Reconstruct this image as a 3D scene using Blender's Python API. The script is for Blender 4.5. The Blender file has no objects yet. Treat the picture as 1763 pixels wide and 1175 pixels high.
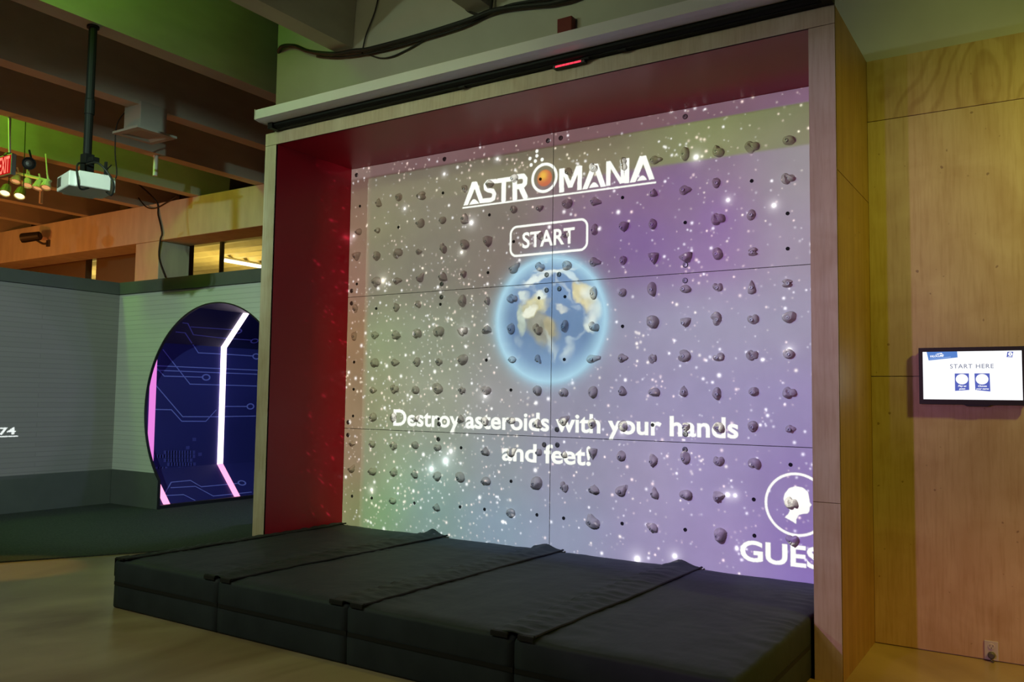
import bpy, bmesh, math, random
import numpy as np
from mathutils import Vector, Matrix
random.seed(7)
SC = bpy.context.scene
COL = SC.collection
PI = math.pi

# ------------------------------------------------------------------ camera
F_PX = 1456.5944
cam = bpy.data.cameras.new('camera')
cam.sensor_width = 36.0
cam.lens = F_PX / 1763.0 * 36.0
cam.clip_end = 200
camo = bpy.data.objects.new('camera', cam)
COL.objects.link(camo)
yaw, pitch, roll = 0.5718, 0.0678, 0.0139
fwd = Vector((-math.sin(yaw)*math.cos(pitch), math.cos(yaw)*math.cos(pitch), math.sin(pitch)))
rt = Vector((math.cos(yaw), math.sin(yaw), 0)); up = rt.cross(fwd)
r2 = rt*math.cos(roll) + up*math.sin(roll); u2 = -rt*math.sin(roll) + up*math.cos(roll)
M = Matrix((r2, u2, -fwd)).transposed().to_4x4()
M.translation = Vector((5.1845, -5.3998, 1.4024))
camo.matrix_world = M
SC.camera = camo

# ------------------------------------------------------------------ exposure, world
SC.view_settings.view_transform = 'Standard'
SC.view_settings.look = 'None'
SC.view_settings.gamma = 1.0
SC.view_settings.use_curve_mapping = False
SC.view_settings.exposure = 0.0
SC.cycles.max_bounces = 6
SC.cycles.diffuse_bounces = 3
SC.cycles.sample_clamp_indirect = 3.0
SC.cycles.use_denoising = True
SC.cycles.use_adaptive_sampling = False
wd = bpy.data.worlds.new('world'); SC.world = wd; wd.use_nodes = True
wd.node_tree.nodes['Background'].inputs[0].default_value = (0.8, 0.88, 1.2, 1)
wd.node_tree.nodes['Background'].inputs[1].default_value = 0.014

# ------------------------------------------------------------------ lamps of the hall and one added tunnel fill (all out of view)
def aim(o, target):
    d = Vector(target) - o.location
    o.rotation_euler = d.to_track_quat('-Z', 'Y').to_euler()
def lamp(name, kind, loc, color, power, target=None, size=0.05, cone=60, blend=0.3, shape=None):
    l = bpy.data.lights.new(name, kind)
    l.color = color; l.energy = power
    if kind == 'SPOT':
        l.spot_size = math.radians(cone); l.spot_blend = blend; l.shadow_soft_size = size
    elif kind == 'POINT':
        l.shadow_soft_size = size
    elif kind == 'AREA':
        l.size = size
    o = bpy.data.objects.new(name, l); COL.objects.link(o); o.location = loc
    if target is not None: aim(o, target)
    return o
# green-white stage lamp from the front left, the source of the hard shadows beside the frame
lamp('stage_lamp_green', 'SPOT', (-1.08, -5.5, 4.0), (0.72, 1.0, 0.66), 185, (1.3, 0, 1.5), 0.03, 84, 0.85)
lamp('stage_lamp_green_low', 'SPOT', (2.2, -6.2, 3.9), (0.68, 1.0, 0.80), 1250, (-4.0, 0.9, 1.7), 0.05, 38.5, 0.6)
# pink and lavender lamps from the front
lamp('stage_lamp_pink', 'SPOT', (2.6, -7.3, 1.8), (1.0, 0.44, 1.0), 200, (4.3, -0.86, 1.5), 0.05, 34, 0.8)
lamp('stage_lamp_violet', 'SPOT', (3.6, -6.6, 3.6), (0.66, 0.36, 1.0), 80, (4.05, -0.8, 2.5), 0.05, 22, 0.9)
# warm lamp on the right
lamp('house_lamp_warm', 'SPOT', (7.2, -1.5, 4.4), (1.0, 0.97, 0.05), 250, (4.6, -0.1, 0.6), 0.15, 78, 1.0)
lamp('floor_lamp_red', 'SPOT', (6.9, -1.9, 2.6), (1.0, 0.22, 0.10), 80, (5.0, -0.7, 0.0), 0.2, 44, 0.8)
# green up-lights between the ceiling beams
lamp('beam_lamp_green', 'POINT', (-0.75, -2.6, 5.0), (0.34, 1.0, 0.06), 20, None, 0.12)
lamp('beam_lamp_green_far', 'POINT', (-5.35, -1.75, 5.0), (0.34, 1.0, 0.05), 100, None, 0.12)
lamp('wall_lamp_green', 'SPOT', (1.4, -4.4, 4.2), (0.82, 1.0, 0.34), 46, (1.3, 0.05, 4.15), 0.08, 54, 0.9)
lamp('soffit_lamp_green', 'SPOT', (6.3, -3.5, 4.2), (0.84, 1.0, 0.16), 95, (5.4, 0.05, 3.2), 0.08, 46, 0.8)
# orange lamps at the far left
lamp('house_lamp_orange', 'POINT', (-10.5, -1.2, 3.0), (1.0, 0.48, 0.08), 130, None, 0.2)
lamp('house_lamp_red', 'POINT', (-9.5, -2.2, 1.6), (1.0, 0.20, 0.05), 280, None, 0.2)
lamp('floor_lamp_orange', 'SPOT', (-4.6, -4.0, 3.6), (1.0, 0.52, 0.06), 330, (-2.0, -1.95, 0.0), 0.05, 13, 0.3)
lamp('house_lamp_floor', 'AREA', (1.2, -5.2, 4.3), (1.0, 0.80, 0.55), 28, (0.6, -3.4, 0), 1.2)
# the far room behind the girder
lamp('far_room_lamp', 'AREA', (-11.2, 7.4, 3.1), (1.0, 0.72, 0.16), 60, (-11.2, 7.5, 5.0), 1.5)
lamp('far_room_lamp', 'AREA', (-16.5, 7.2, 3.0), (1.0, 0.72, 0.20), 60, (-16.5, 7.3, 5.0), 1.0)
lamp('tunnel_fill_blue', 'POINT', (-1.75, 2.0, 1.5), (0.45, 0.42, 1.0), 26, None, 0.1)  # unseen fill light, added behind the portal wall to brighten the navy panels
# light inside the portal tunnel also comes from its strips
# ------------------------------------------------------------------ node helpers
def mat(name, color=(0.5, 0.5, 0.5), rough=0.6, metal=0.0, spec=0.5):
    m = bpy.data.materials.new(name); m.use_nodes = True
    b = m.node_tree.nodes['Principled BSDF']
    b.inputs['Base Color'].default_value = (*color, 1)
    b.inputs['Roughness'].default_value = rough
    b.inputs['Metallic'].default_value = metal
    b.inputs['Specular IOR Level'].default_value = spec
    return m
def noisy(name, c1, c2, scale=(4, 4, 4), rough=0.6, bump=0.0, detail=5, spec=0.4, bump_scale=None, dist=0.0, lo=0.3, hi=0.7):
    m = mat(name, c1, rough, 0, spec); nt = m.node_tree; N = nt.nodes; L = nt.links
    b = N['Principled BSDF']
    tc = N.new('ShaderNodeTexCoord'); mp = N.new('ShaderNodeMapping'); mp.inputs['Scale'].default_value = scale
    nz = N.new('ShaderNodeTexNoise'); nz.inputs['Scale'].default_value = 1.0; nz.inputs['Detail'].default_value = detail
    nz.inputs['Distortion'].default_value = dist
    cr = N.new('ShaderNodeValToRGB')
    cr.color_ramp.elements[0].position = lo; cr.color_ramp.elements[1].position = hi
    cr.color_ramp.elements[0].color = (*c1, 1); cr.color_ramp.elements[1].color = (*c2, 1)
    L.new(tc.outputs['Object'], mp.inputs['Vector']); L.new(mp.outputs[0], nz.inputs['Vector'])
    L.new(nz.outputs['Fac'], cr.inputs[0]); L.new(cr.outputs[0], b.inputs['Base Color'])
    if bump:
        bp = N.new('ShaderNodeBump'); bp.inputs['Strength'].default_value = bump; bp.inputs['Distance'].default_value = 0.01
        src = nz
        if bump_scale:
            mp2 = N.new('ShaderNodeMapping'); mp2.inputs['Scale'].default_value = bump_scale
            src = N.new('ShaderNodeTexNoise'); src.inputs['Scale'].default_value = 1.0; src.inputs['Detail'].default_value = 3
            L.new(tc.outputs['Object'], mp2.inputs['Vector']); L.new(mp2.outputs[0], src.inputs['Vector'])
        L.new(src.outputs['Fac'], bp.inputs['Height']); L.new(bp.outputs[0], b.inputs['Normal'])
    return m
def plywood(name, c1, c2, grain=(6, 6, 2.0), cathedral=False, knots=True):
    m = noisy(name, c1, c2, grain, 0.42, 0.05, 6, 0.4, None, 0.6)
    nt = m.node_tree; N = nt.nodes; L = nt.links; b = N['Principled BSDF']
    tc = N['Texture Coordinate']
    base = b.inputs['Base Color'].links[0].from_socket
    # broad tonal clouds of the veneer
    nz = N.new('ShaderNodeTexNoise'); nz.inputs['Scale'].default_value = 3.4; nz.inputs['Detail'].default_value = 5; nz.inputs['Distortion'].default_value = 0.8
    L.new(tc.outputs['Object'], nz.inputs['Vector'])
    mx = N.new('ShaderNodeMix'); mx.data_type = 'RGBA'; mx.blend_type = 'MULTIPLY'
    rm = N.new('ShaderNodeMapRange'); rm.inputs['From Min'].default_value = 0.35; rm.inputs['From Max'].default_value = 0.7
    rm.inputs['To Min'].default_value = 0.0; rm.inputs['To Max'].default_value = 0.55
    L.new(nz.outputs['Fac'], rm.inputs['Value']); L.new(rm.outputs[0], mx.inputs['Factor'])
    L.new(base, mx.inputs[6]); mx.inputs[7].default_value = (0.74, 0.62, 0.48, 1)
    out = mx.outputs[2]
    # small knots
    fg = N.new('ShaderNodeTexNoise'); fg.inputs['Scale'].default_value = 1.0; fg.inputs['Detail'].default_value = 4
    fm = N.new('ShaderNodeMapping'); fm.inputs['Scale'].default_value = (70, 70, 5)
    L.new(tc.outputs['Object'], fm.inputs['Vector']); L.new(fm.outputs[0], fg.inputs['Vector'])
    fr = N.new('ShaderNodeMapRange'); fr.inputs['From Min'].default_value = 0.45; fr.inputs['From Max'].default_value = 0.75; fr.inputs['To Max'].default_value = 0.45
    L.new(fg.outputs['Fac'], fr.inputs['Value'])
    f2 = N.new('ShaderNodeMix'); f2.data_type = 'RGBA'; f2.blend_type = 'MULTIPLY'
    L.new(fr.outputs[0], f2.inputs['Factor']); L.new(out, f2.inputs[6]); f2.inputs[7].default_value = (0.72, 0.6, 0.46, 1)
    out = f2.outputs[2]
    vo = N.new('ShaderNodeTexNoise'); vo.inputs['Scale'].default_value = 30.0; vo.inputs['Detail'].default_value = 0.0
    L.new(tc.outputs['Object'], vo.inputs['Vector'])
    kr = N.new('ShaderNodeMapRange'); kr.inputs['From Min'].default_value = 0.80; kr.inputs['From Max'].default_value = 0.84
    kr.inputs['To Max'].default_value = 0.6 if knots else 0.0
    L.new(vo.outputs['Fac'], kr.inputs['Value'])
    k2 = N.new('ShaderNodeMix'); k2.data_type = 'RGBA'
    L.new(kr.outputs[0], k2.inputs['Factor']); L.new(out, k2.inputs[6]); k2.inputs[7].default_value = (0.16, 0.07, 0.03, 1)
    out = k2.outputs[2]
    if cathedral:
        mp = N.new('ShaderNodeMapping'); mp.inputs['Scale'].default_value = (2.1, 0.0, 0.75); mp.inputs['Location'].default_value = (0.3, 0, 0.4)
        L.new(tc.outputs['Object'], mp.inputs['Vector'])
        wn = N.new('ShaderNodeTexNoise'); wn.inputs['Scale'].default_value = 2.0; wn.inputs['Detail'].default_value = 3
        L.new(tc.outputs['Object'], wn.inputs['Vector'])
        vc = N.new('ShaderNodeTexVoronoi'); vc.inputs['Scale'].default_value = 1.3; vc.feature = 'SMOOTH_F1'; vc.inputs['Smoothness'].default_value = 0.6
        L.new(mp.outputs[0], vc.inputs['Vector'])
        ad = N.new('ShaderNodeMath'); ad.operation = 'MULTIPLY_ADD'; L.new(wn.outputs['Fac'], ad.inputs[0]); ad.inputs[1].default_value = 0.25; L.new(vc.outputs['Distance'], ad.inputs[2])
        ml = N.new('ShaderNodeMath'); ml.operation = 'MULTIPLY'; L.new(ad.outputs[0], ml.inputs[0]); ml.inputs[1].default_value = 75.0
        wv = N.new('ShaderNodeMath'); wv.operation = 'SINE'; L.new(ml.outputs[0], wv.inputs[0])
        c3 = N.new('ShaderNodeMix'); c3.data_type = 'RGBA'; c3.blend_type = 'MULTIPLY'
        r3 = N.new('ShaderNodeMapRange'); r3.inputs['From Min'].default_value = 0.1; r3.inputs['To Max'].default_value = 0.42
        L.new(wv.outputs[0], r3.inputs['Value']); L.new(r3.outputs[0], c3.inputs['Factor'])
        L.new(out, c3.inputs[6]); c3.inputs[7].default_value = (0.62, 0.5, 0.36, 1)
        out = c3.outputs[2]
    L.new(out, b.inputs['Base Color'])
    return m
def brick_mat(name, c, mortar, axis):
    m = mat(name, c, 0.8, 0, 0.2); nt = m.node_tree; N = nt.nodes; L = nt.links; b = N['Principled BSDF']
    tc = N.new('ShaderNodeTexCoord'); sp = N.new('ShaderNodeSeparateXYZ'); cb = N.new('ShaderNodeCombineXYZ')
    L.new(tc.outputs['Object'], sp.inputs[0]); L.new(sp.outputs[axis], cb.inputs[0]); L.new(sp.outputs[2], cb.inputs[1])
    br = N.new('ShaderNodeTexBrick'); br.inputs['Scale'].default_value = 1.0
    br.inputs['Brick Width'].default_value = 60.0; br.inputs['Row Height'].default_value = 0.058
    br.inputs['Mortar Size'].default_value = 0.006
    br.inputs['Color1'].default_value = (*c, 1); br.inputs['Color2'].default_value = (c[0]*0.93, c[1]*0.93, c[2]*0.93, 1)
    br.inputs['Mortar'].default_value = (*mortar, 1)
    L.new(cb.outputs[0], br.inputs['Vector']); L.new(br.outputs['Color'], b.inputs['Base Color'])
    bp = N.new('ShaderNodeBump'); bp.inputs['Strength'].default_value = 0.5; bp.inputs['Distance'].default_value = 0.006; bp.invert = True
    L.new(br.outputs['Fac'], bp.inputs['Height']); L.new(bp.outputs[0], b.inputs['Normal'])
    return m
def glow(name, color, strength=1.0):
    m = bpy.data.materials.new(name); m.use_nodes = True; nt = m.node_tree
    nt.nodes.clear(); e = nt.nodes.new('ShaderNodeEmission'); o = nt.nodes.new('ShaderNodeOutputMaterial')
    e.inputs[0].default_value = (*color, 1); e.inputs[1].default_value = strength
    nt.links.new(e.outputs[0], o.inputs[0]); return m

MT = dict(
    floor=noisy('lacquered_floor', (0.22, 0.14, 0.075), (0.47, 0.36, 0.235), (0.9, 0.55, 1), 0.28, 0.02, 7, 0.5, None, 1.6, 0.28, 0.72),
    carpet=noisy('dark_carpet', (0.044, 0.050, 0.048), (0.070, 0.080, 0.075), (60, 60, 60), 0.95, 0.4, 3, 0.1),
    paint=noisy('white_wall_paint', (0.50, 0.485, 0.45), (0.55, 0.535, 0.50), (3, 3, 3), 0.7, 0.02),
    ceiling=noisy('ceiling_concrete', (0.40, 0.38, 0.35), (0.46, 0.44, 0.40), (2, 2, 2), 0.85, 0.1),
    concrete=noisy('beam_concrete', (0.44, 0.42, 0.38), (0.52, 0.50, 0.45), (2, 2, 6), 0.8, 0.15, 6),
    girder=noisy('board_marked_concrete', (0.50, 0.46, 0.38), (0.62, 0.58, 0.48), (6, 6, 1.5), 0.8, 0.2, 6),
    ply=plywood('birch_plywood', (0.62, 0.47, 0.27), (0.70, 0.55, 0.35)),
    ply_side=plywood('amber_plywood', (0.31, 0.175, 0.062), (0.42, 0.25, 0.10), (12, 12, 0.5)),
    ply_top=plywood('flame_plywood', (0.58, 0.42, 0.22), (0.68, 0.52, 0.31), (6, 6, 1.0), True),
    ply_face=plywood('pale_plywood_edge', (0.66, 0.575, 0.47), (0.77, 0.68, 0.57), (14, 14, 1.2), False, False),
    red=noisy('red_laminate', (0.29, 0.005, 0.018), (0.33, 0.006, 0.022), (1, 1, 1), 0.36, 0, 2, 0.25),
    panel=noisy('grey_climbing_panel', (0.58, 0.57, 0.56), (0.63, 0.62, 0.61), (5, 5, 5), 0.75, 0.06, 6, 0.25, (160, 160, 160)),
    hold=noisy('grey_resin', (0.40, 0.37, 0.345), (0.52, 0.48, 0.45), (30, 30, 30), 0.85, 0.25, 4, 0.15, (220, 220, 220)),
    steel=mat('bolt_steel', (0.30, 0.30, 0.30), 0.5, 0.5),
    darksteel=mat('dark_steel', (0.12, 0.12, 0.12), 0.45, 0.8),
    hole=mat('insert_hole_black', (0.006, 0.006, 0.006), 0.9),
    vinyl=noisy('charcoal_vinyl', (0.029, 0.037, 0.046), (0.039, 0.049, 0.060), (5, 5, 5), 0.6, 0.35, 5, 0.16, (16, 6, 8)),
    flap=noisy('charcoal_flap_cloth', (0.024, 0.031, 0.034), (0.033, 0.041, 0.044), (9, 9, 9), 0.6, 0.45, 4, 0.16, (6, 34, 6)),
    binding=mat('black_binding', (0.006, 0.006, 0.007), 0.8),
    white=noisy('white_enamel', (0.78, 0.78, 0.80), (0.82, 0.82, 0.84), (2, 2, 2), 0.45),
    black=mat('black_plastic', (0.012, 0.012, 0.013), 0.5),
    blackm=mat('black_steel', (0.007, 0.007, 0.008), 0.6, 0.0, 0.25),
    cable=mat('black_cable', (0.010, 0.010, 0.011), 0.6),
    redbox=mat('dark_red_paint', (0.16, 0.004, 0.004), 0.5),
    trim=noisy('dark_grey_trim', (0.085, 0.09, 0.085), (0.10, 0.105, 0.10), (4, 4, 4), 0.7),
    brick=brick_mat('white_painted_brick', (0.58, 0.58, 0.54), (0.50, 0.50, 0.47), 0),
    brick_screen=brick_mat('grey_painted_brick', (0.27, 0.25, 0.252), (0.235, 0.218, 0.22), 1),
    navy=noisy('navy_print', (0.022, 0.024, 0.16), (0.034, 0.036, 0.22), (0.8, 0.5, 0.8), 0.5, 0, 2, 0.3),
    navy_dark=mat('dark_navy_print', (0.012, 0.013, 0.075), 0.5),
    circuit=mat('periwinkle_print', (0.22, 0.25, 0.80), 0.6),
    grey_metal=mat('grey_metal', (0.35, 0.35, 0.36), 0.45, 0.6),
    vent=mat('duct_paint', (0.42, 0.40, 0.37), 0.6),
    deck=noisy('corrugated_steel', (0.55, 0.50, 0.36), (0.65, 0.60, 0.45), (3, 3, 3), 0.45, 0, 2, 0.5),
    far_wall=mat('brown_far_wall', (0.16, 0.12, 0.07), 0.8),
    outlet=mat('outlet_plastic', (0.62, 0.60, 0.54), 0.4),
    plug=mat('grey_plug', (0.10, 0.10, 0.11), 0.5),
    brass=mat('lamp_brass', (0.45, 0.40, 0.25), 0.35, 0.7),
)

# ------------------------------------------------------------------ mesh helpers
def tag(o, label=None, cat=None, group=None, kind=None):
    if label: o['label'] = label
    if cat: o['category'] = cat
    if group: o['group'] = group
    if kind: o['kind'] = kind
    return o
def thing(name, loc, label, cat, group=None, kind=None):
    o = bpy.data.objects.new(name, None); COL.objects.link(o); o.location = loc
    o.empty_display_size = 0.1
    return tag(o, label, cat, group, kind)
def wloc(p):
    v = Vector((0, 0, 0))
    while p is not None: v += p.location; p = p.parent
    return v
def obj(name, bm, m, parent=None, smooth=False, origin=None):
    """link a bmesh whose vertices are in world coordinates as one object"""
    bmesh.ops.recalc_face_normals(bm, faces=bm.faces)
    base = wloc(parent) if parent else (Vector(origin) if origin else Vector((0, 0, 0)))
    bmesh.ops.translate(bm, verts=bm.verts, vec=-base)
    me = bpy.data.meshes.new(name); bm.to_mesh(me); bm.free()
    if smooth:
        for p in me.polygons: p.use_smooth = True
    if m: me.materials.append(m)
    o = bpy.data.objects.new(name, me); COL.objects.link(o)
    if parent: o.parent = parent
    elif origin: o.location = base
    return o
def box(bm, x0, x1, y0, y1, z0, z1, bev=0.0):
    vs = [bm.verts.new((x, y, z)) for x in (x0, x1) for y in (y0, y1) for z in (z0, z1)]
    fs = [bm.faces.new([vs[i] for i in q]) for q in ((0,1,3,2),(4,6,7,5),(0,4,5,1),(2,3,7,6),(0,2,6,4),(1,5,7,3))]
    if bev:
        es = list({e for f in fs for e in f.edges})
        bmesh.ops.bevel(bm, geom=es, offset=bev, segments=2, affect='EDGES', profile=0.6)
def boxes(name, lst, m, parent=None, bev=0.0, origin=None):
    bm = bmesh.new()
    for b in lst: box(bm, *b, bev=bev)
    return obj(name, bm, m, parent, origin=origin)
def prism(bm, poly, d, f):
    """poly: 2d points; f(u,v,w) -> 3d; extruded w from d[0] to d[1]"""
    a = [bm.verts.new(f(u, v, d[0])) for u, v in poly]; b = [bm.verts.new(f(u, v, d[1])) for u, v in poly]
    n = len(poly)
    bm.faces.new(a); bm.faces.new(b[::-1])
    for i in range(n): bm.faces.new((a[i], b[i], b[(i+1) % n], a[(i+1) % n]))
def smooth_path(pts, k=6):
    P = [Vector(p) for p in pts]
    if len(P) < 3: return P
    out = []
    for i in range(len(P)-1):
        p0 = P[max(i-1, 0)]; p1 = P[i]; p2 = P[i+1]; p3 = P[min(i+2, len(P)-1)]
        for j in range(k):
            t = j/k
            out.append(0.5*((2*p1)+(p2-p0)*t+(2*p0-5*p1+4*p2-p3)*t*t+(3*p1-p0-3*p2+p3)*t**3))
    out.append(P[-1]); return out
def tube(bm, pts, r, n=8, smooth=True, k=6):
    P = smooth_path(pts, k) if smooth else [Vector(p) for p in pts]
    rings = []; prev = None
    for i, p in enumerate(P):
        d = (P[min(i+1, len(P)-1)] - P[max(i-1, 0)]).normalized()
        ref = Vector((0, 0, 1)) if abs(d.z) < 0.9 else Vector((1, 0, 0))
        a = d.cross(ref).normalized() if prev is None else (prev - d*prev.dot(d)).normalized()
        prev = a; b = d.cross(a)
        rr = r(i/(len(P)-1)) if callable(r) else r
        rings.append([bm.verts.new(p + (a*math.cos(2*PI*j/n) + b*math.sin(2*PI*j/n))*rr) for j in range(n)])
    for i in range(len(rings)-1):
        for j in range(n):
            bm.faces.new((rings[i][j], rings[i][(j+1) % n], rings[i+1][(j+1) % n], rings[i+1][j]))
    bm.faces.new(rings[0][::-1]); bm.faces.new(rings[-1])
def lathe(bm, prof, c, axis=(0, 0, 1), n=16):
    """prof: (radius, height) list turned about axis through c"""
    ax = Vector(axis).normalized(); ref = Vector((1, 0, 0)) if abs(ax.x) < 0.9 else Vector((0, 1, 0))
    a = ax.cross(ref).normalized(); b = ax.cross(a); c = Vector(c); rings = []
    for r, h in prof:
        rings.append([bm.verts.new(c + ax*h + (a*math.cos(2*PI*j/n) + b*math.sin(2*PI*j/n))*max(r, 1e-4)) for j in range(n)])
    for i in range(len(rings)-1):
        for j in range(n):
            bm.faces.new((rings[i][j], rings[i][(j+1) % n], rings[i+1][(j+1) % n], rings[i+1][j]))
    bm.faces.new(rings[0][::-1]); bm.faces.new(rings[-1])
def text_tris(body, offset=0.0, spacing=1.0):
    c = bpy.data.curves.new('txt', 'FONT'); c.body = body; c.offset = offset; c.space_character = spacing
    c.resolution_u = 4
    o = bpy.data.objects.new('txt', c); COL.objects.link(o)
    dg = bpy.context.evaluated_depsgraph_get(); dg.update()
    me = bpy.data.meshes.new_from_object(o.evaluated_get(dg)); me.calc_loop_triangles()
    V = np.array([v.co[:2] for v in me.vertices]); T = np.array([t.vertices[:] for t in me.loop_triangles])
    bpy.data.objects.remove(o); bpy.data.curves.remove(c); bpy.data.meshes.remove(me)
    return V, T
CAP = 0.70
def fit_text(body, x0, x1, base, cap, offset=0.0, spacing=1.0):
    V, T = text_tris(body, offset, spacing)
    w0, w1 = V[:, 0].min(), V[:, 0].max()
    V = V.copy(); V[:, 0] = x0 + (V[:, 0]-w0)/(w1-w0)*(x1-x0); V[:, 1] = base + V[:, 1]*cap/CAP
    return V, T
def text_obj(name, V, T, m, f, parent):
    bm = bmesh.new(); vs = [bm.verts.new(f(*v)) for v in V]
    for t in T:
        try: bm.faces.new([vs[i] for i in t])
        except ValueError: pass
    return obj(name, bm, m, parent)

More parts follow.
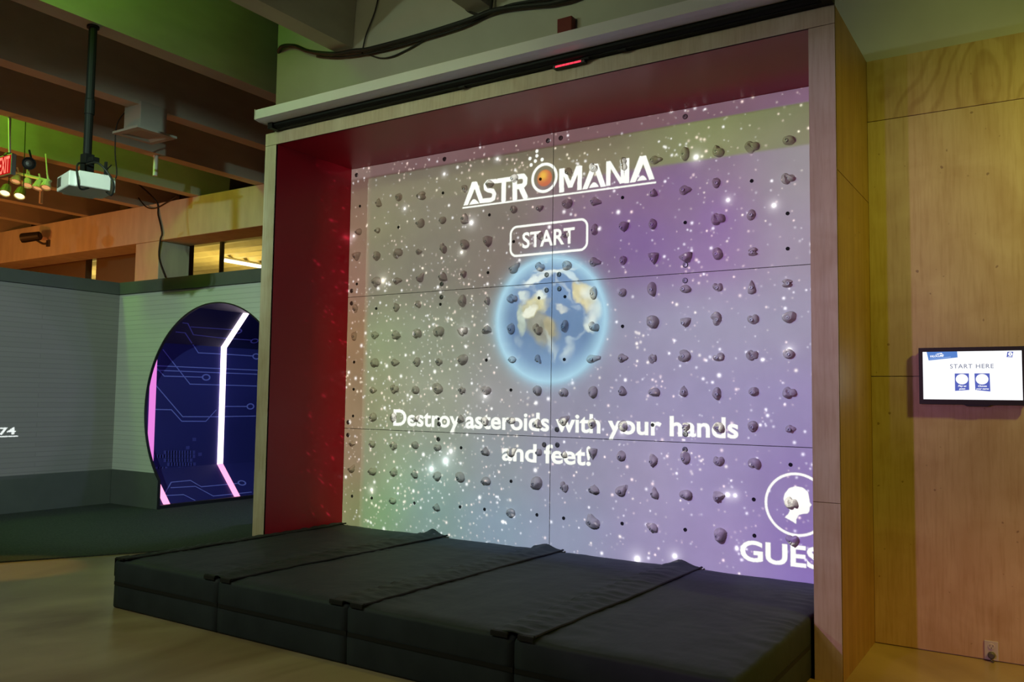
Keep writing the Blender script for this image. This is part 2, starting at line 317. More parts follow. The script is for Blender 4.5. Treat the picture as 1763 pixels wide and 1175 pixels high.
# ------------------------------------------------------------------ measured places on the climbing wall (x, z in metres)
HOLDS = [
 (0.326,3.065,0.079,0.079,'t'), (0.553,3.086,0.077,0.072,'o'), (0.793,3.069,0.103,0.076,'k0'), (1.235,3.072,0.062,0.063,'o'),
 (1.483,3.08,0.086,0.072,'t'), (1.708,3.095,0.076,0.07,'o'), (2.189,3.079,0.082,0.073,'h-40'), (1.706,2.852,0.07,0.064,'c'),
 (1.936,2.832,0.079,0.048,'t'), (2.176,2.842,0.094,0.078,'c'), (0.792,2.839,0.088,0.082,'o'), (1.021,2.839,0.078,0.063,'o'),
 (1.243,2.83,0.082,0.09,'t'), (0.102,2.831,0.082,0.062,'o'), (0.321,2.822,0.055,0.048,'o'), (2.39,3.085,0.073,0.072,'k60'),
 (2.628,3.08,0.065,0.1,'k0'), (2.879,3.074,0.109,0.064,'h0'), (3.088,3.083,0.068,0.101,'o'), (3.322,3.067,0.09,0.085,'k60'),
 (3.55,3.061,0.1,0.088,'d'), (3.787,3.07,0.082,0.068,'o'), (3.779,2.824,0.095,0.076,'d'), (3.308,2.855,0.061,0.075,'o'),
 (3.094,2.835,0.098,0.071,'h0'), (2.862,2.844,0.064,0.061,'t'), (2.412,2.835,0.095,0.066,'h-10'), (2.402,2.628,0.061,0.086,'k0'),
 (2.635,2.625,0.086,0.079,'t'), (2.856,2.623,0.067,0.078,'o'), (3.321,2.609,0.1,0.084,'d'), (3.542,2.615,0.062,0.075,'o'),
 (0.086,2.615,0.098,0.079,'t'), (0.321,2.6,0.087,0.084,'o'), (0.552,2.602,0.114,0.089,'k-60'), (0.78,2.601,0.081,0.046,'h0'),
 (1.031,2.608,0.081,0.091,'k60'), (1.245,2.621,0.098,0.083,'o'), (1.469,2.623,0.098,0.093,'t'), (0.322,2.377,0.109,0.095,'k-60'),
 (0.56,2.373,0.106,0.064,'h0'), (0.797,2.386,0.09,0.081,'h60'), (1.036,2.379,0.092,0.079,'t'), (1.239,2.379,0.068,0.067,'t'),
 (1.72,2.395,0.107,0.086,'h45'), (1.948,2.391,0.091,0.073,'k60'), (2.177,2.383,0.093,0.072,'c'), (1.948,2.622,0.061,0.063,'t'),
 (2.165,2.612,0.059,0.051,'o'), (0.086,2.158,0.065,0.078,'o'), (0.558,2.148,0.068,0.076,'t'), (0.78,2.164,0.08,0.063,'k-120'),
 (1.234,2.169,0.079,0.105,'o'), (1.468,2.155,0.065,0.065,'t'), (1.705,2.164,0.101,0.074,'d'), (0.081,1.924,0.073,0.085,'k90'),
 (0.324,1.923,0.096,0.069,'h0'), (0.562,1.921,0.098,0.075,'t'), (0.784,1.924,0.095,0.08,'k-80'), (1.005,1.933,0.112,0.084,'k-90'),
 (1.24,1.926,0.109,0.077,'d'), (1.472,1.935,0.098,0.073,'t'), (1.696,1.933,0.078,0.09,'o'), (1.936,1.921,0.09,0.088,'k60'),
 (2.163,1.934,0.072,0.097,'c'), (0.327,1.687,0.102,0.082,'k-70'), (0.554,1.69,0.103,0.063,'h0'), (0.783,1.691,0.08,0.078,'o'),
 (1.014,1.687,0.073,0.061,'d'), (1.251,1.702,0.101,0.088,'o'), (1.712,1.698,0.078,0.048,'o'), (1.939,1.697,0.066,0.072,'h-50'),
 (2.41,2.393,0.101,0.071,'h-10'), (2.632,2.386,0.064,0.064,'c'), (2.863,2.38,0.08,0.087,'t'), (3.094,2.369,0.098,0.076,'t'),
 (3.318,2.379,0.073,0.086,'o'), (3.55,2.371,0.068,0.058,'p'), (2.397,2.168,0.067,0.101,'o'), (2.625,2.158,0.069,0.061,'k160'),
 (2.85,2.169,0.074,0.101,'o'), (3.094,2.157,0.084,0.058,'o'), (3.317,2.153,0.074,0.057,'k90'), (3.543,2.142,0.059,0.094,'t'),
 (3.77,2.152,0.069,0.055,'p'), (2.403,1.925,0.095,0.075,'k70'), (2.854,1.941,0.101,0.093,'o'), (3.094,1.927,0.084,0.07,'t'),
 (3.305,1.945,0.077,0.096,'k200'), (3.55,1.932,0.079,0.065,'k100'), (3.78,1.937,0.094,0.075,'o'), (2.401,1.694,0.124,0.062,'h10'),
 (2.632,1.697,0.094,0.063,'h0'), (2.855,1.688,0.067,0.071,'d'), (3.084,1.705,0.098,0.084,'k160'), (3.321,1.693,0.083,0.06,'k120'),
 (3.543,1.7,0.085,0.071,'d'), (3.775,1.707,0.079,0.063,'c'), (0.319,1.458,0.09,0.056,'h0'), (0.553,1.468,0.098,0.075,'d'),
 (0.778,1.463,0.087,0.062,'o'), (1.002,1.475,0.115,0.089,'c'), (1.246,1.461,0.074,0.06,'d'), (1.478,1.463,0.097,0.069,'o'),
 (1.939,1.461,0.078,0.081,'o'), (2.16,1.451,0.086,0.068,'k-90'), (0.321,1.23,0.093,0.076,'k180'), (0.545,1.235,0.075,0.08,'o'),
 (0.791,1.23,0.072,0.056,'h45'), (1.239,1.237,0.067,0.071,'t'), (1.466,1.225,0.078,0.069,'o'), (1.707,1.236,0.087,0.052,'c'),
 (1.946,1.222,0.083,0.072,'t'), (2.168,1.248,0.098,0.075,'h30'), (0.092,0.998,0.089,0.037,'h0'), (0.319,1.003,0.081,0.058,'k90'),
 (0.555,1.001,0.086,0.071,'d'), (0.784,1.013,0.084,0.062,'o'), (1.014,1.002,0.084,0.053,'k90'), (1.48,0.997,0.083,0.065,'t'),
 (1.715,1.001,0.099,0.067,'h40'), (1.955,1.008,0.059,0.055,'k90'), (2.171,1.006,0.057,0.055,'t'), (0.095,0.785,0.08,0.071,'h60'),
 (0.331,0.778,0.1,0.064,'k90'), (0.566,0.788,0.086,0.077,'t'), (0.783,0.785,0.075,0.072,'t'), (1.017,0.779,0.086,0.071,'o'),
 (1.238,0.785,0.104,0.08,'k200'), (1.489,0.768,0.092,0.068,'o'), (1.936,0.784,0.113,0.096,'o'), (2.173,0.77,0.074,0.08,'k60'),
 (0.558,0.55,0.089,0.047,'k90'), (1.016,0.536,0.083,0.062,'t'), (1.713,0.546,0.093,0.067,'o'), (2.399,1.456,0.08,0.088,'o'),
 (2.633,1.468,0.073,0.067,'t'), (2.867,1.459,0.092,0.065,'o'), (3.083,1.469,0.063,0.075,'t'), (3.31,1.454,0.064,0.085,'o'),
 (3.553,1.467,0.069,0.061,'o'), (3.778,1.463,0.093,0.074,'d'), (2.394,1.234,0.066,0.073,'o'), (2.635,1.225,0.077,0.081,'c'),
 (3.096,1.227,0.059,0.063,'t'), (3.321,1.234,0.082,0.07,'c'), (3.544,1.246,0.069,0.072,'o'), (3.784,1.237,0.074,0.046,'h0'),
 (2.403,1.015,0.076,0.087,'t'), (2.625,1.015,0.073,0.075,'o'), (2.867,0.994,0.066,0.091,'t'), (3.093,1.026,0.075,0.089,'o'),
 (3.32,1.013,0.081,0.064,'k90'), (3.553,1.011,0.091,0.071,'k-90'), (2.415,0.772,0.093,0.066,'t'), (2.627,0.777,0.099,0.081,'h40'),
 (2.874,0.777,0.065,0.088,'h100'), (3.093,0.781,0.099,0.066,'o'), (3.323,0.783,0.08,0.075,'t'), (3.783,0.781,0.087,0.076,'d'),
 (2.407,0.547,0.121,0.103,'h110'), (2.853,0.54,0.094,0.068,'h160'), (3.331,0.541,0.094,0.091,'o'), (3.787,0.551,0.086,0.068,'k90'),
]
BOLTS = [(1.031, 3.344), (2.008, 3.345), (2.118, 3.348), (0.063, 3.341), (3.094, 3.344), (1.027, 2.317), (0.042, 2.318), (0.046, 2.208), (1.026, 2.211), (2.009, 2.326), (2.115, 2.322), (2.01, 2.21), (2.119, 2.214), (3.096, 2.32), (3.094, 2.213), (0.043, 1.178), (0.044, 1.069), (1.024, 1.07), (2.004, 1.066), (2.115, 1.069), (1.028, 1.191), (2.111, 1.181), (3.096, 1.181), (3.093, 1.078)]
HOLES = [(1.022, 3.065), (0.114, 3.058), (0.557, 2.828), (1.484, 2.835), (1.945, 3.059), (3.549, 2.838), (2.627, 2.837), (3.094, 2.61), (3.777, 2.599), (0.102, 2.375), (0.332, 2.15), (1.018, 2.153), (1.479, 2.379), (1.945, 2.156), (2.167, 2.153), (1.713, 2.603), (0.094, 1.696), (1.477, 1.696), (2.167, 1.692), (3.776, 2.373), (2.632, 1.919), (0.097, 1.462), (1.707, 1.466), (0.099, 1.233), (1.022, 1.232), (1.25, 1.011), (1.719, 0.781), (0.111, 0.552), (0.334, 0.553), (0.793, 0.547), (1.25, 0.553), (1.482, 0.553), (1.949, 0.551), (2.174, 0.546), (2.86, 1.235), (3.782, 1.015), (3.551, 0.784), (2.636, 0.55), (3.094, 0.551), (3.554, 0.557)]
LOGO_POLYS = [[(1.23, 2.937), (1.309, 3.118), (1.358, 3.116), (1.431, 2.935), (1.388, 2.936), (1.337, 3.059), (1.274, 2.937)], [(1.286, 2.937), (1.301, 2.958), (1.318, 2.974), (1.333, 2.977), (1.349, 2.97), (1.37, 2.951), (1.384, 2.936)], [(2.301, 2.933), (2.381, 3.113), (2.428, 3.111), (2.494, 2.934), (2.452, 2.934), (2.404, 3.058), (2.345, 2.934)], [(2.357, 2.938), (2.372, 2.961), (2.387, 2.974), (2.399, 2.976), (2.414, 2.97), (2.429, 2.952), (2.438, 2.938)], [(2.68, 2.936), (2.756, 3.117), (2.804, 3.115), (2.869, 2.938), (2.829, 2.937), (2.784, 3.056), (2.726, 2.937)], [(2.736, 2.94), (2.752, 2.962), (2.766, 2.974), (2.777, 2.976), (2.791, 2.97), (2.805, 2.953), (2.812, 2.941)], [(1.549, 3.113), (1.693, 3.112), (1.69, 3.076), (1.546, 3.076)], [(2.494, 3.116), (2.528, 3.116), (2.611, 2.981), (2.61, 3.114), (2.626, 3.114), (2.644, 2.941), (2.604, 2.939), (2.531, 3.06), (2.53, 2.936), (2.495, 2.936)], [(2.642, 3.116), (2.677, 3.115), (2.677, 2.935), (2.64, 2.936)], [(2.106, 3.116), (2.15, 3.116), (2.202, 3.009), (2.25, 3.115), (2.299, 3.114), (2.298, 2.933), (2.26, 2.934), (2.263, 3.052), (2.219, 2.962), (2.185, 2.961), (2.146, 3.053), (2.15, 2.935), (2.108, 2.934)]]
LOGO_STROKES = [([(1.535, 3.095), (1.463, 3.098), (1.441, 3.078), (1.444, 3.049), (1.47, 3.031), (1.51, 3.021), (1.526, 2.995), (1.517, 2.96), (1.489, 2.951), (1.425, 2.953)], 0.036), ([(1.613, 3.09), (1.613, 2.937)], 0.042), ([(1.713, 3.092), (1.717, 2.934)], 0.042), ([(1.707, 3.105), (1.79, 3.102), (1.809, 3.079), (1.806, 3.042), (1.786, 3.025), (1.72, 3.026)], 0.04), ([(1.77, 3.018), (1.811, 2.938)], 0.044)]
LOGO_DOTS = [(1.91, 3.279), (1.91, 3.243), (1.849, 3.23), (1.897, 3.204), (1.957, 3.207), (1.86, 3.179)]
# line [(1.23, 2.902), (2.876, 2.901)] ring [(1.97, 3.069), (1.862, 3.084), (2.075, 3.055), (1.968, 3.175), (1.971, 2.965)]
CIRC_UP = [[(-4.176, 1.37, 2.308), (-4.177, 1.45, 2.307), (-4.299, 1.63, 2.178), (-4.309, 2.043, 2.167), (-4.307, 2.611, 2.169)], [(-4.212, 1.516, 2.27), (-4.199, 2.21, 2.283)], [(-4.282, 1.351, 2.195), (-4.284, 1.493, 2.193), (-4.399, 1.688, 2.072)]]
RING_UP = [(-4.31, 2.642, 2.166), (-4.21, 2.266, 2.272)]
CIRC_MID = [[(-4.415, 1.7, 2.073), (-4.415, 1.804, 1.95), (-4.415, 2.137, 1.954), (-4.415, 2.73, 1.954)], [(-4.415, 1.165, 1.754), (-4.415, 2.809, 1.754)], [(-4.415, 1.196, 1.697), (-4.415, 2.148, 1.696), (-4.415, 2.801, 1.697)], [(-4.415, 1.166, 1.746), (-4.415, 1.307, 1.625), (-4.415, 1.896, 1.629)], [(-4.415, 1.269, 1.965), (-4.415, 1.691, 1.532), (-4.415, 2.801, 1.528)], [(-4.415, 1.162, 1.533), (-4.415, 1.6, 1.105), (-4.415, 2.126, 1.099), (-4.415, 2.802, 1.101)], [(-4.415, 1.15, 1.202), (-4.415, 1.428, 1.196), (-4.415, 1.588, 1.046), (-4.415, 1.961, 1.04), (-4.415, 2.122, 1.193)], [(-4.415, 2.267, 1.238), (-4.415, 2.645, 1.238)]]
RING_MID = [(-4.415, 1.937, 1.628), (-4.415, 2.697, 1.238), (-4.415, 2.769, 1.95)]
CIRC_LOW = [[(-4.147, 1.194, 0.163), (-4.257, 1.359, 0.284), (-4.258, 1.642, 0.286), (-4.181, 1.753, 0.201), (-4.181, 2.361, 0.2)], [(-4.201, 1.313, 0.222), (-4.191, 1.67, 0.212), (-4.072, 1.858, 0.08), (-4.071, 2.485, 0.078)], [(-4.127, 1.182, 0.141), (-4.118, 1.444, 0.131), (-4.046, 1.568, 0.051)]]
RING_LOW = [(-4.179, 2.399, 0.198)]
MAP_DOTS = [(1.367, 0.654), (1.408, 0.652), (1.448, 0.65), (1.489, 0.649), (1.53, 0.647), (1.571, 0.645), (1.613, 0.643), (1.654, 0.641), (1.696, 0.639), (1.739, 0.637), (1.781, 0.635), (1.211, 0.612), (1.251, 0.61), (1.29, 0.608), (1.33, 0.606), (1.37, 0.604), (1.41, 0.602), (1.451, 0.6), (1.491, 0.598), (1.532, 0.596), (1.574, 0.594), (1.615, 0.592), (1.657, 0.59), (1.699, 0.587), (1.741, 0.585), (1.784, 0.583), (1.372, 0.553), (1.412, 0.551), (1.453, 0.549), (1.494, 0.547), (1.535, 0.545), (1.576, 0.543), (1.617, 0.54), (1.659, 0.538), (1.701, 0.536), (1.744, 0.534), (1.423, 0.5), (1.464, 0.498), (1.505, 0.496), (1.546, 0.493), (1.587, 0.491), (1.629, 0.489), (1.671, 0.486), (1.713, 0.484), (1.755, 0.481), (1.798, 0.479), (1.255, 0.455), (1.295, 0.453), (1.334, 0.45), (1.374, 0.448), (1.587, 0.435), (1.628, 0.432), (1.67, 0.43), (1.712, 0.427), (1.755, 0.425), (1.797, 0.422), (1.726, 0.39), (1.768, 0.388), (1.789, 0.804), (1.694, 0.698), (1.887, 0.604)]
AMBIENT = (0.084, 0.080, 0.060)
AMBIENT_SIDE = (0.034, 0.026, 0.018)
AMBIENT_TOP = (0.010, 0.005, 0.003)
PROJ_GAIN = 0.95
# ------------------------------------------------------------------ the projected picture (light of the wall projector)
PX0, PX1, PZ0, PZ1, PR = -0.35, 4.35, -0.10, 3.42, 0.0023
IW, IH = int((PX1-PX0)/PR), int((PZ1-PZ0)/PR)
gx = PX0 + (np.arange(IW)+0.5)*PR; gz = PZ0 + (np.arange(IH)+0.5)*PR
rng = np.random.default_rng(11)
def lin(c):
    c = np.asarray(c, float)/255.0
    return np.where(c <= 0.04045, c/12.92, ((c+0.055)/1.055)**2.4)
def interp_grid(xs, zs, vals):
    """bilinear with smoothstep between control values; vals[z][x][3]"""
    vals = np.asarray(vals, float)
    def w(g, s):
        s = np.asarray(s, float); i = np.clip(np.searchsorted(s, g)-1, 0, len(s)-2)
        t = np.clip((g-s[i])/(s[i+1]-s[i]), 0, 1); return i, t*t*(3-2*t)
    ix, tx = w(gx, xs); iz, tz = w(gz, zs)
    R0 = vals[iz][:, ix]*(1-tx)[None, :, None] + vals[iz][:, ix+1]*tx[None, :, None]
    R1 = vals[iz+1][:, ix]*(1-tx)[None, :, None] + vals[iz+1][:, ix+1]*tx[None, :, None]
    return R0*(1-tz)[:, None, None] + R1*tz[:, None, None]
def fbm(scale, octs=5, seed=0):
    r = np.random.default_rng(seed); out = np.zeros((IH, IW)); amp = 1.0; tot = 0
    for k in range(octs):
        n = int(scale*2**k)+2; m = max(2, int(n*IH/IW)+2); g = r.random((m+1, n+1))
        fx = np.linspace(0, n-1e-6, IW); fz = np.linspace(0, m-1e-6, IH)
        i = fx.astype(int); j = fz.astype(int); tx = fx-i; tz = fz-j
        tx = tx*tx*(3-2*tx); tz = tz*tz*(3-2*tz)
        a = g[j][:, i]*(1-tx)+g[j][:, i+1]*tx; b = g[j+1][:, i]*(1-tx)+g[j+1][:, i+1]*tx
        out += amp*(a*(1-tz)[:, None]+b*tz[:, None]); tot += amp; amp *= 0.5
    return out/tot
NEB = lin([
    [(128,135,95),(128,150,112),(132,155,150),(140,157,175),(150,155,182),(158,148,185),(155,142,185),(130,115,175)],
    [(140,125,100),(138,145,118),(142,152,140),(148,155,165),(155,152,178),(158,150,182),(150,142,182),(135,125,175)],
    [(138,120,92),(140,143,112),(150,153,138),(152,150,155),(152,148,172),(150,146,178),(146,144,178),(140,138,175)],
    [(140,115,85),(133,143,112),(140,144,128),(140,138,135),(150,146,165),(150,148,175),(148,150,172),(143,148,165)],
    [(135,108,92),(122,114,102),(118,107,105),(122,105,106),(126,100,125),(130,108,150),(138,120,152),(143,142,152)],
    [(128,105,88),(126,120,98),(120,110,102),(120,106,106),(128,104,118),(137,108,142),(140,122,142),(140,142,140)],
    [(122,98,90),(120,108,96),(118,104,100),(120,104,100),(122,102,106),(128,106,128),(134,116,138),(138,138,134)],
    [(120,96,92),(120,98,96),(120,94,96),(120,92,94),(120,92,95),(120,92,98),(118,92,106),(116,92,112)]])
# what the hall lamps already give the panel, and the strips that the frame shades from them
SIDE = np.array(AMBIENT) - np.array(AMBIENT_SIDE); TOP = np.array(AMBIENT) - np.array(AMBIENT_TOP)
NEB[:, 0] += SIDE; NEB[-1] += TOP
T_IMG = interp_grid([0.20, 0.26, 1.0, 1.6, 2.2, 2.8, 3.3, 3.9], [0.45, 0.9, 1.4, 1.9, 2.4, 2.85, 3.285, 3.315], NEB)
XX, ZZ = np.meshgrid(gx, gz)
cl = fbm(5, 5, 3)
T_IMG *= (0.90 + 0.20*cl)[..., None]
def blob(x, z, rx, rz): return np.exp(-(((XX-x)/rx)**2+((ZZ-z)/rz)**2))
for x, z, rx, rz, a in [(2.72, 2.52, 0.32, 0.22, 0.9), (3.3, 2.62, 0.20, 0.22, 0.8), (3.05, 2.88, 0.16, 0.14, 0.7), (2.4, 2.72, 0.35, 0.2, 0.5), (3.2, 2.3, 0.25, 0.12, 0.5)]:
    b = (0.6*a*np.clip(blob(x, z, rx, rz)*(0.55+0.9*cl), 0, 1))[..., None]
    T_IMG = T_IMG*(1-b) + b*lin((130, 98, 158))
for x, z, rx, rz, c, a in [(0.62, 0.72, 0.22, 0.3, (165, 225, 160), 0.15), (1.0, 0.75, 0.25, 0.2, (130, 200, 200),0.15), (0.45, 0.40, 0.2, 0.2, (120, 190, 120),0.15)]:
    b = (a*blob(x, z, rx, rz))[..., None]; T_IMG = T_IMG*(1-b) + b*lin(c)
# yellow-green stage light under the top edge, painted into the slide as a band
band = np.clip((ZZ-3.015)/0.02, 0, 1)*np.clip((3.305-ZZ)/0.012, 0, 1)
bw = band*np.interp(gx, [0.3, 1.2, 2.0, 2.6, 3.3, 4.0], [0.25, 0.45, 0.65, 0.8, 0.95, 1.0])[None, :]
T_IMG = T_IMG*(1-bw[..., None]) + bw[..., None]*interp_grid([0.3, 1.5, 2.4, 3.2, 3.9], [3.0, 3.35],
        lin([[(122,112,92),(124,120,98),(128,122,92),(138,145,102),(124,132,94)]]*2))

def add_gauss(x, z, r, col, amp):
    R = int(3.2*r/PR)+2; i = int((x-PX0)/PR); j = int((z-PZ0)/PR)
    i0, i1, j0, j1 = max(i-R, 0), min(i+R, IW), max(j-R, 0), min(j+R, IH)
    if i1 <= i0 or j1 <= j0: return
    d2 = (gx[i0:i1]-x)[None, :]**2 + (gz[j0:j1]-z)[:, None]**2
    T_IMG[j0:j1, i0:i1] += (amp*np.exp(-d2/(r*r)))[..., None]*np.asarray(col)
def density(x, z):
    return 0.5 + 0.9*math.exp(-((x-0.7)**2)/0.5-((z-1.0)**2)/1.4) + 0.25*math.exp(-((x-1.1)**2+(z-1.9)**2)/0.25)
cnt = 0
while cnt < 2900:
    x = rng.uniform(PX0+0.05, 4.2); z = rng.uniform(0.1, 3.45)
    if rng.random() > density(x, z)/1.5: continue
    warm = rng.random()
    col = (1.0, 0.80, 0.72) if warm < 0.35 else ((0.95, 0.96, 1.0) if warm < 0.8 else (1.0, 0.92, 0.75))
    s = rng.random()
    if s < 0.76: add_gauss(x, z, rng.uniform(0.0045, 0.008), col, rng.uniform(0.10, 0.38))
    elif s < 0.975: add_gauss(x, z, rng.uniform(0.006, 0.010), col, rng.uniform(0.45, 1.0))
    else: add_gauss(x, z, rng.uniform(0.010, 0.014), (1, 1, 1), rng.uniform(0.8, 1.2))
    if rng.random() < 0.018:      # little drifting clusters
        for q in range(int(rng.integers(4, 11))):
            add_gauss(x+rng.normal(0, 0.05), z+rng.normal(0, 0.05), rng.uniform(0.005, 0.010), col, rng.uniform(0.2, 0.9))
    cnt += 1
BIG = [(0.40, 2.385, 0.026, (1, 0.95, 0.78)), (1.31, 2.79, 0.024, (1, 1, 1)), (1.10, 0.90, 0.034, (0.85, 1, 1)), (0.96, 0.83, 0.028, (0.85, 1, 1)), (1.15, 0.98, 0.018, (1, 1, 1)),
       (1.25, 1.93, 0.02, (1, 1, 1)), (1.22, 2.56, 0.016, (1, 1, 0.9)), (3.17, 3.05, 0.022, (1, 1, 1)), (2.75, 0.32, 0.026, (1, 1, 1)), (3.02, 0.37, 0.02, (1, 1, 1)), (1.47, 1.42, 0.018, (1, 1, 1)),
       (3.39, 2.73, 0.016, (1, 1, 1)), (3.69, 2.66, 0.018, (1, 1, 1)), (3.78, 1.73, 0.016, (1, 1, 1)), (2.63, 1.18, 0.014, (1, 1, 1)), (3.38, 0.80, 0.018, (1, 1, 1)), (3.43, 0.80, 0.014, (1, 1, 1)),
       (-0.02, 2.78, 0.022, (1, 0.7, 0.85)), (0.05, 2.80, 0.014, (1, 0.9, 0.9)), (0.33, 0.62, 0.018, (1, 1, 0.9)), (0.62, 2.98, 0.014, (1, 1, 1)), (1.03, 3.22, 0.014, (1, 1, 1)), (1.55, 3.27, 0.014, (1, 1, 1))]
for x, z, r, c in BIG:
    add_gauss(x, z, r*0.75, c, 1.4); add_gauss(x, z, r*2.4, c, 0.22)

# ---- the Earth
ex, ez, er = 2.035, 1.990, 0.468
dd = np.sqrt((XX-ex)**2+(ZZ-ez)**2)/er
f1, f2, f3 = fbm(34, 6, 21), fbm(70, 5, 33), fbm(12, 5, 5)
g1 = np.roll(f1, 90, 1); wn = (f1-0.5)*0.16; wm = (g1-0.5)*0.16          # ragged coasts
def patch(x, z, rx, rz, ang=0.0, k=3.0):
    c, s_ = math.cos(ang), math.sin(ang); X, Z = XX-x+wn, ZZ-z+wm
    return np.clip((1.0-np.hypot((X*c+Z*s_)/rx, (Z*c-X*s_)/rz))*k, 0, 1)
def over(base, m, col, vary=0.35):
    m = np.clip(m, 0, 1)[..., None]; return base*(1-m) + m*(lin(col)*(1-vary+2*vary*f2)[..., None])
E_IMG = np.zeros((IH, IW, 3)) + lin((116, 144, 186))
E_IMG = E_IMG*(0.72+0.55*f3)[..., None]
E_IMG = over(E_IMG, patch(1.98, 1.92, 0.20, 0.13, -0.3), (150, 150, 140))
E_IMG = over(E_IMG, patch(2.06, 1.93, 0.06, 0.10, 0.3), (176, 168, 140))
E_IMG = over(E_IMG, patch(1.88, 2.09, 0.15, 0.10, 0.2), (206, 200, 158))
E_IMG = over(E_IMG, patch(1.78, 1.99, 0.06, 0.16), (186, 200, 190))
E_IMG = over(E_IMG, patch(2.33, 2.14, 0.09, 0.13, 0.2), (214, 206, 166))
for x, z, rx, rz, an, k, c in [(1.865, 2.055, 0.085, 0.055, 0.1, 3, (238, 242, 224)), (2.40, 2.06, 0.085, 0.14, 0.5, 2, (236, 242, 230)), (2.38, 1.96, 0.10, 0.05, -0.7, 2, (220, 232, 226)),
        (1.90, 2.31, 0.18, 0.035, 0.18, 2, (226, 238, 238)), (2.09, 2.36, 0.20, 0.028, -0.05, 2, (236, 244, 240)), (2.24, 2.29, 0.14, 0.030, -0.6, 2, (206, 226, 236)), (1.95, 2.175, 0.055, 0.045, 0.2, 2, (226, 236, 226)), (1.80, 2.20, 0.05, 0.06, 0.4, 2, (214, 228, 226)),
        (2.12, 2.07, 0.075, 0.025, -0.45, 2, (236, 240, 228)), (2.30, 2.02, 0.14, 0.018, -0.5, 1.5, (190, 210, 226)), (2.06, 1.76, 0.045, 0.16, 0.25, 1.3, (214, 226, 220)), (2.19, 1.77, 0.05, 0.10, -0.3, 1.2, (204, 220, 222)), (1.93, 1.80, 0.10, 0.03, -0.3, 1.2, (206, 214, 204)), (2.27, 1.88, 0.15, 0.02, 0.6, 1.2, (186, 206, 222)), (1.76, 1.90, 0.05, 0.14, 0.2, 1.2, (196, 214, 216))]:
    E_IMG = over(E_IMG, patch(x, z, rx, rz, an, k)*np.clip((f1+f3-0.62)*3.2, 0, 1), c, 0.15)
wisps = np.clip((np.abs(f1-0.5)*-9+0.75), 0, 0.55)*np.clip((f3-0.42)*4, 0, 1)
E_IMG = over(E_IMG, wisps, (214, 226, 230), 0.1)
low = np.clip((1.86-ZZ)/0.32, 0, 1)[..., None]*0.62
E_IMG = E_IMG*(1-low) + low*lin((142, 174, 210))
rim = np.clip((dd-0.70)/0.30, 0, 1)[..., None]**1.6*0.9
E_IMG = E_IMG*(1-rim) + rim*lin((182, 226, 246))
disc = np.clip((1.0-dd)/0.012, 0, 1)[..., None]
T_IMG = T_IMG*(1-disc) + disc*E_IMG
halo = np.where(dd > 1.0, np.exp(-(dd-1.0)/0.075), 1.0)*0.92
halo = (halo*(1-disc[..., 0]))[..., None]
T_IMG = T_IMG*(1-halo) + halo*lin((168, 214, 238))

# ---- writing and marks in the picture
MASK = np.zeros((IH, IW))
def fill_poly(poly, val=1.0, target=None):
    target = MASK if target is None else target
    P = np.asarray(poly, float); x0, z0 = P.min(0); x1, z1 = P.max(0)
    i0, i1 = max(int((x0-PX0)/PR)-1, 0), min(int((x1-PX0)/PR)+2, IW); j0, j1 = max(int((z0-PZ0)/PR)-1, 0), min(int((z1-PZ0)/PR)+2, IH)
    if i1 <= i0 or j1 <= j0: return
    X, Z = XX[j0:j1, i0:i1], ZZ[j0:j1, i0:i1]; ins = np.zeros(X.shape, bool); n = len(P)
    for k in range(n):
        (ax, az), (bx, bz) = P[k], P[(k+1) % n]
        if az == bz: continue
        c = ((az > Z) != (bz > Z)) & (X < (bx-ax)*(Z-az)/(bz-az)+ax); ins ^= c
    target[j0:j1, i0:i1] = np.where(ins, val, target[j0:j1, i0:i1])
def stroke(pts, w, closed=False, val=1.0):
    P = np.asarray(pts, float); x0, z0 = P.min(0)-w; x1, z1 = P.max(0)+w
    i0, i1 = max(int((x0-PX0)/PR)-1, 0), min(int((x1-PX0)/PR)+2, IW); j0, j1 = max(int((z0-PZ0)/PR)-1, 0), min(int((z1-PZ0)/PR)+2, IH)
    if i1 <= i0 or j1 <= j0: return
    X, Z = XX[j0:j1, i0:i1], ZZ[j0:j1, i0:i1]; D = np.full(X.shape, 1e9); n = len(P)
    for k in range(n if closed else n-1):
        a, b = P[k], P[(k+1) % n]; d = b-a; L = max((d*d).sum(), 1e-12)
        t = np.clip(((X-a[0])*d[0]+(Z-a[1])*d[1])/L, 0, 1)
        D = np.minimum(D, np.hypot(X-a[0]-t*d[0], Z-a[1]-t*d[1]))
    MASK[j0:j1, i0:i1] = np.maximum(MASK[j0:j1, i0:i1], val*np.clip((w/2-D)/PR+0.5, 0, 1))
def fill_text(V, T):
    for t in T: fill_poly(V[t])
def circle(x, z, r, rz=None, n=72): return [(x+r*math.cos(2*PI*k/n), z+(rz or r)*math.sin(2*PI*k/n)) for k in range(n)]
for p in LOGO_POLYS: fill_poly(p)
for p, w in LOGO_STROKES: stroke(p, w)
for x, z in LOGO_DOTS: fill_poly(circle(x, z, 0.014))
stroke([(1.226, 2.918), (2.875, 2.914)], 0.013)
stroke(circle(1.979, 3.064, 0.104, 0.104), 0.022, True)
def rrect(x0, x1, z0, z1, r):
    out = []
    for cx, cz, a0 in ((x1-r, z1-r, 0), (x0+r, z1-r, 90), (x0+r, z0+r, 180), (x1-r, z0+r, 270)):
        out += [(cx+r*math.cos(math.radians(a0+k*15)), cz+r*math.sin(math.radians(a0+k*15))) for k in range(7)]
    return out
stroke(rrect(1.684, 2.345, 2.489, 2.714, 0.055), 0.017, True)
fill_text(*fit_text('START', 1.790, 2.243, 2.546, 0.116, 0.024, 1.02))
fill_text(*fit_text('Destroy asteroids with your hands', 0.550, 3.453, 1.168, 0.130, 0.024, 1.0))
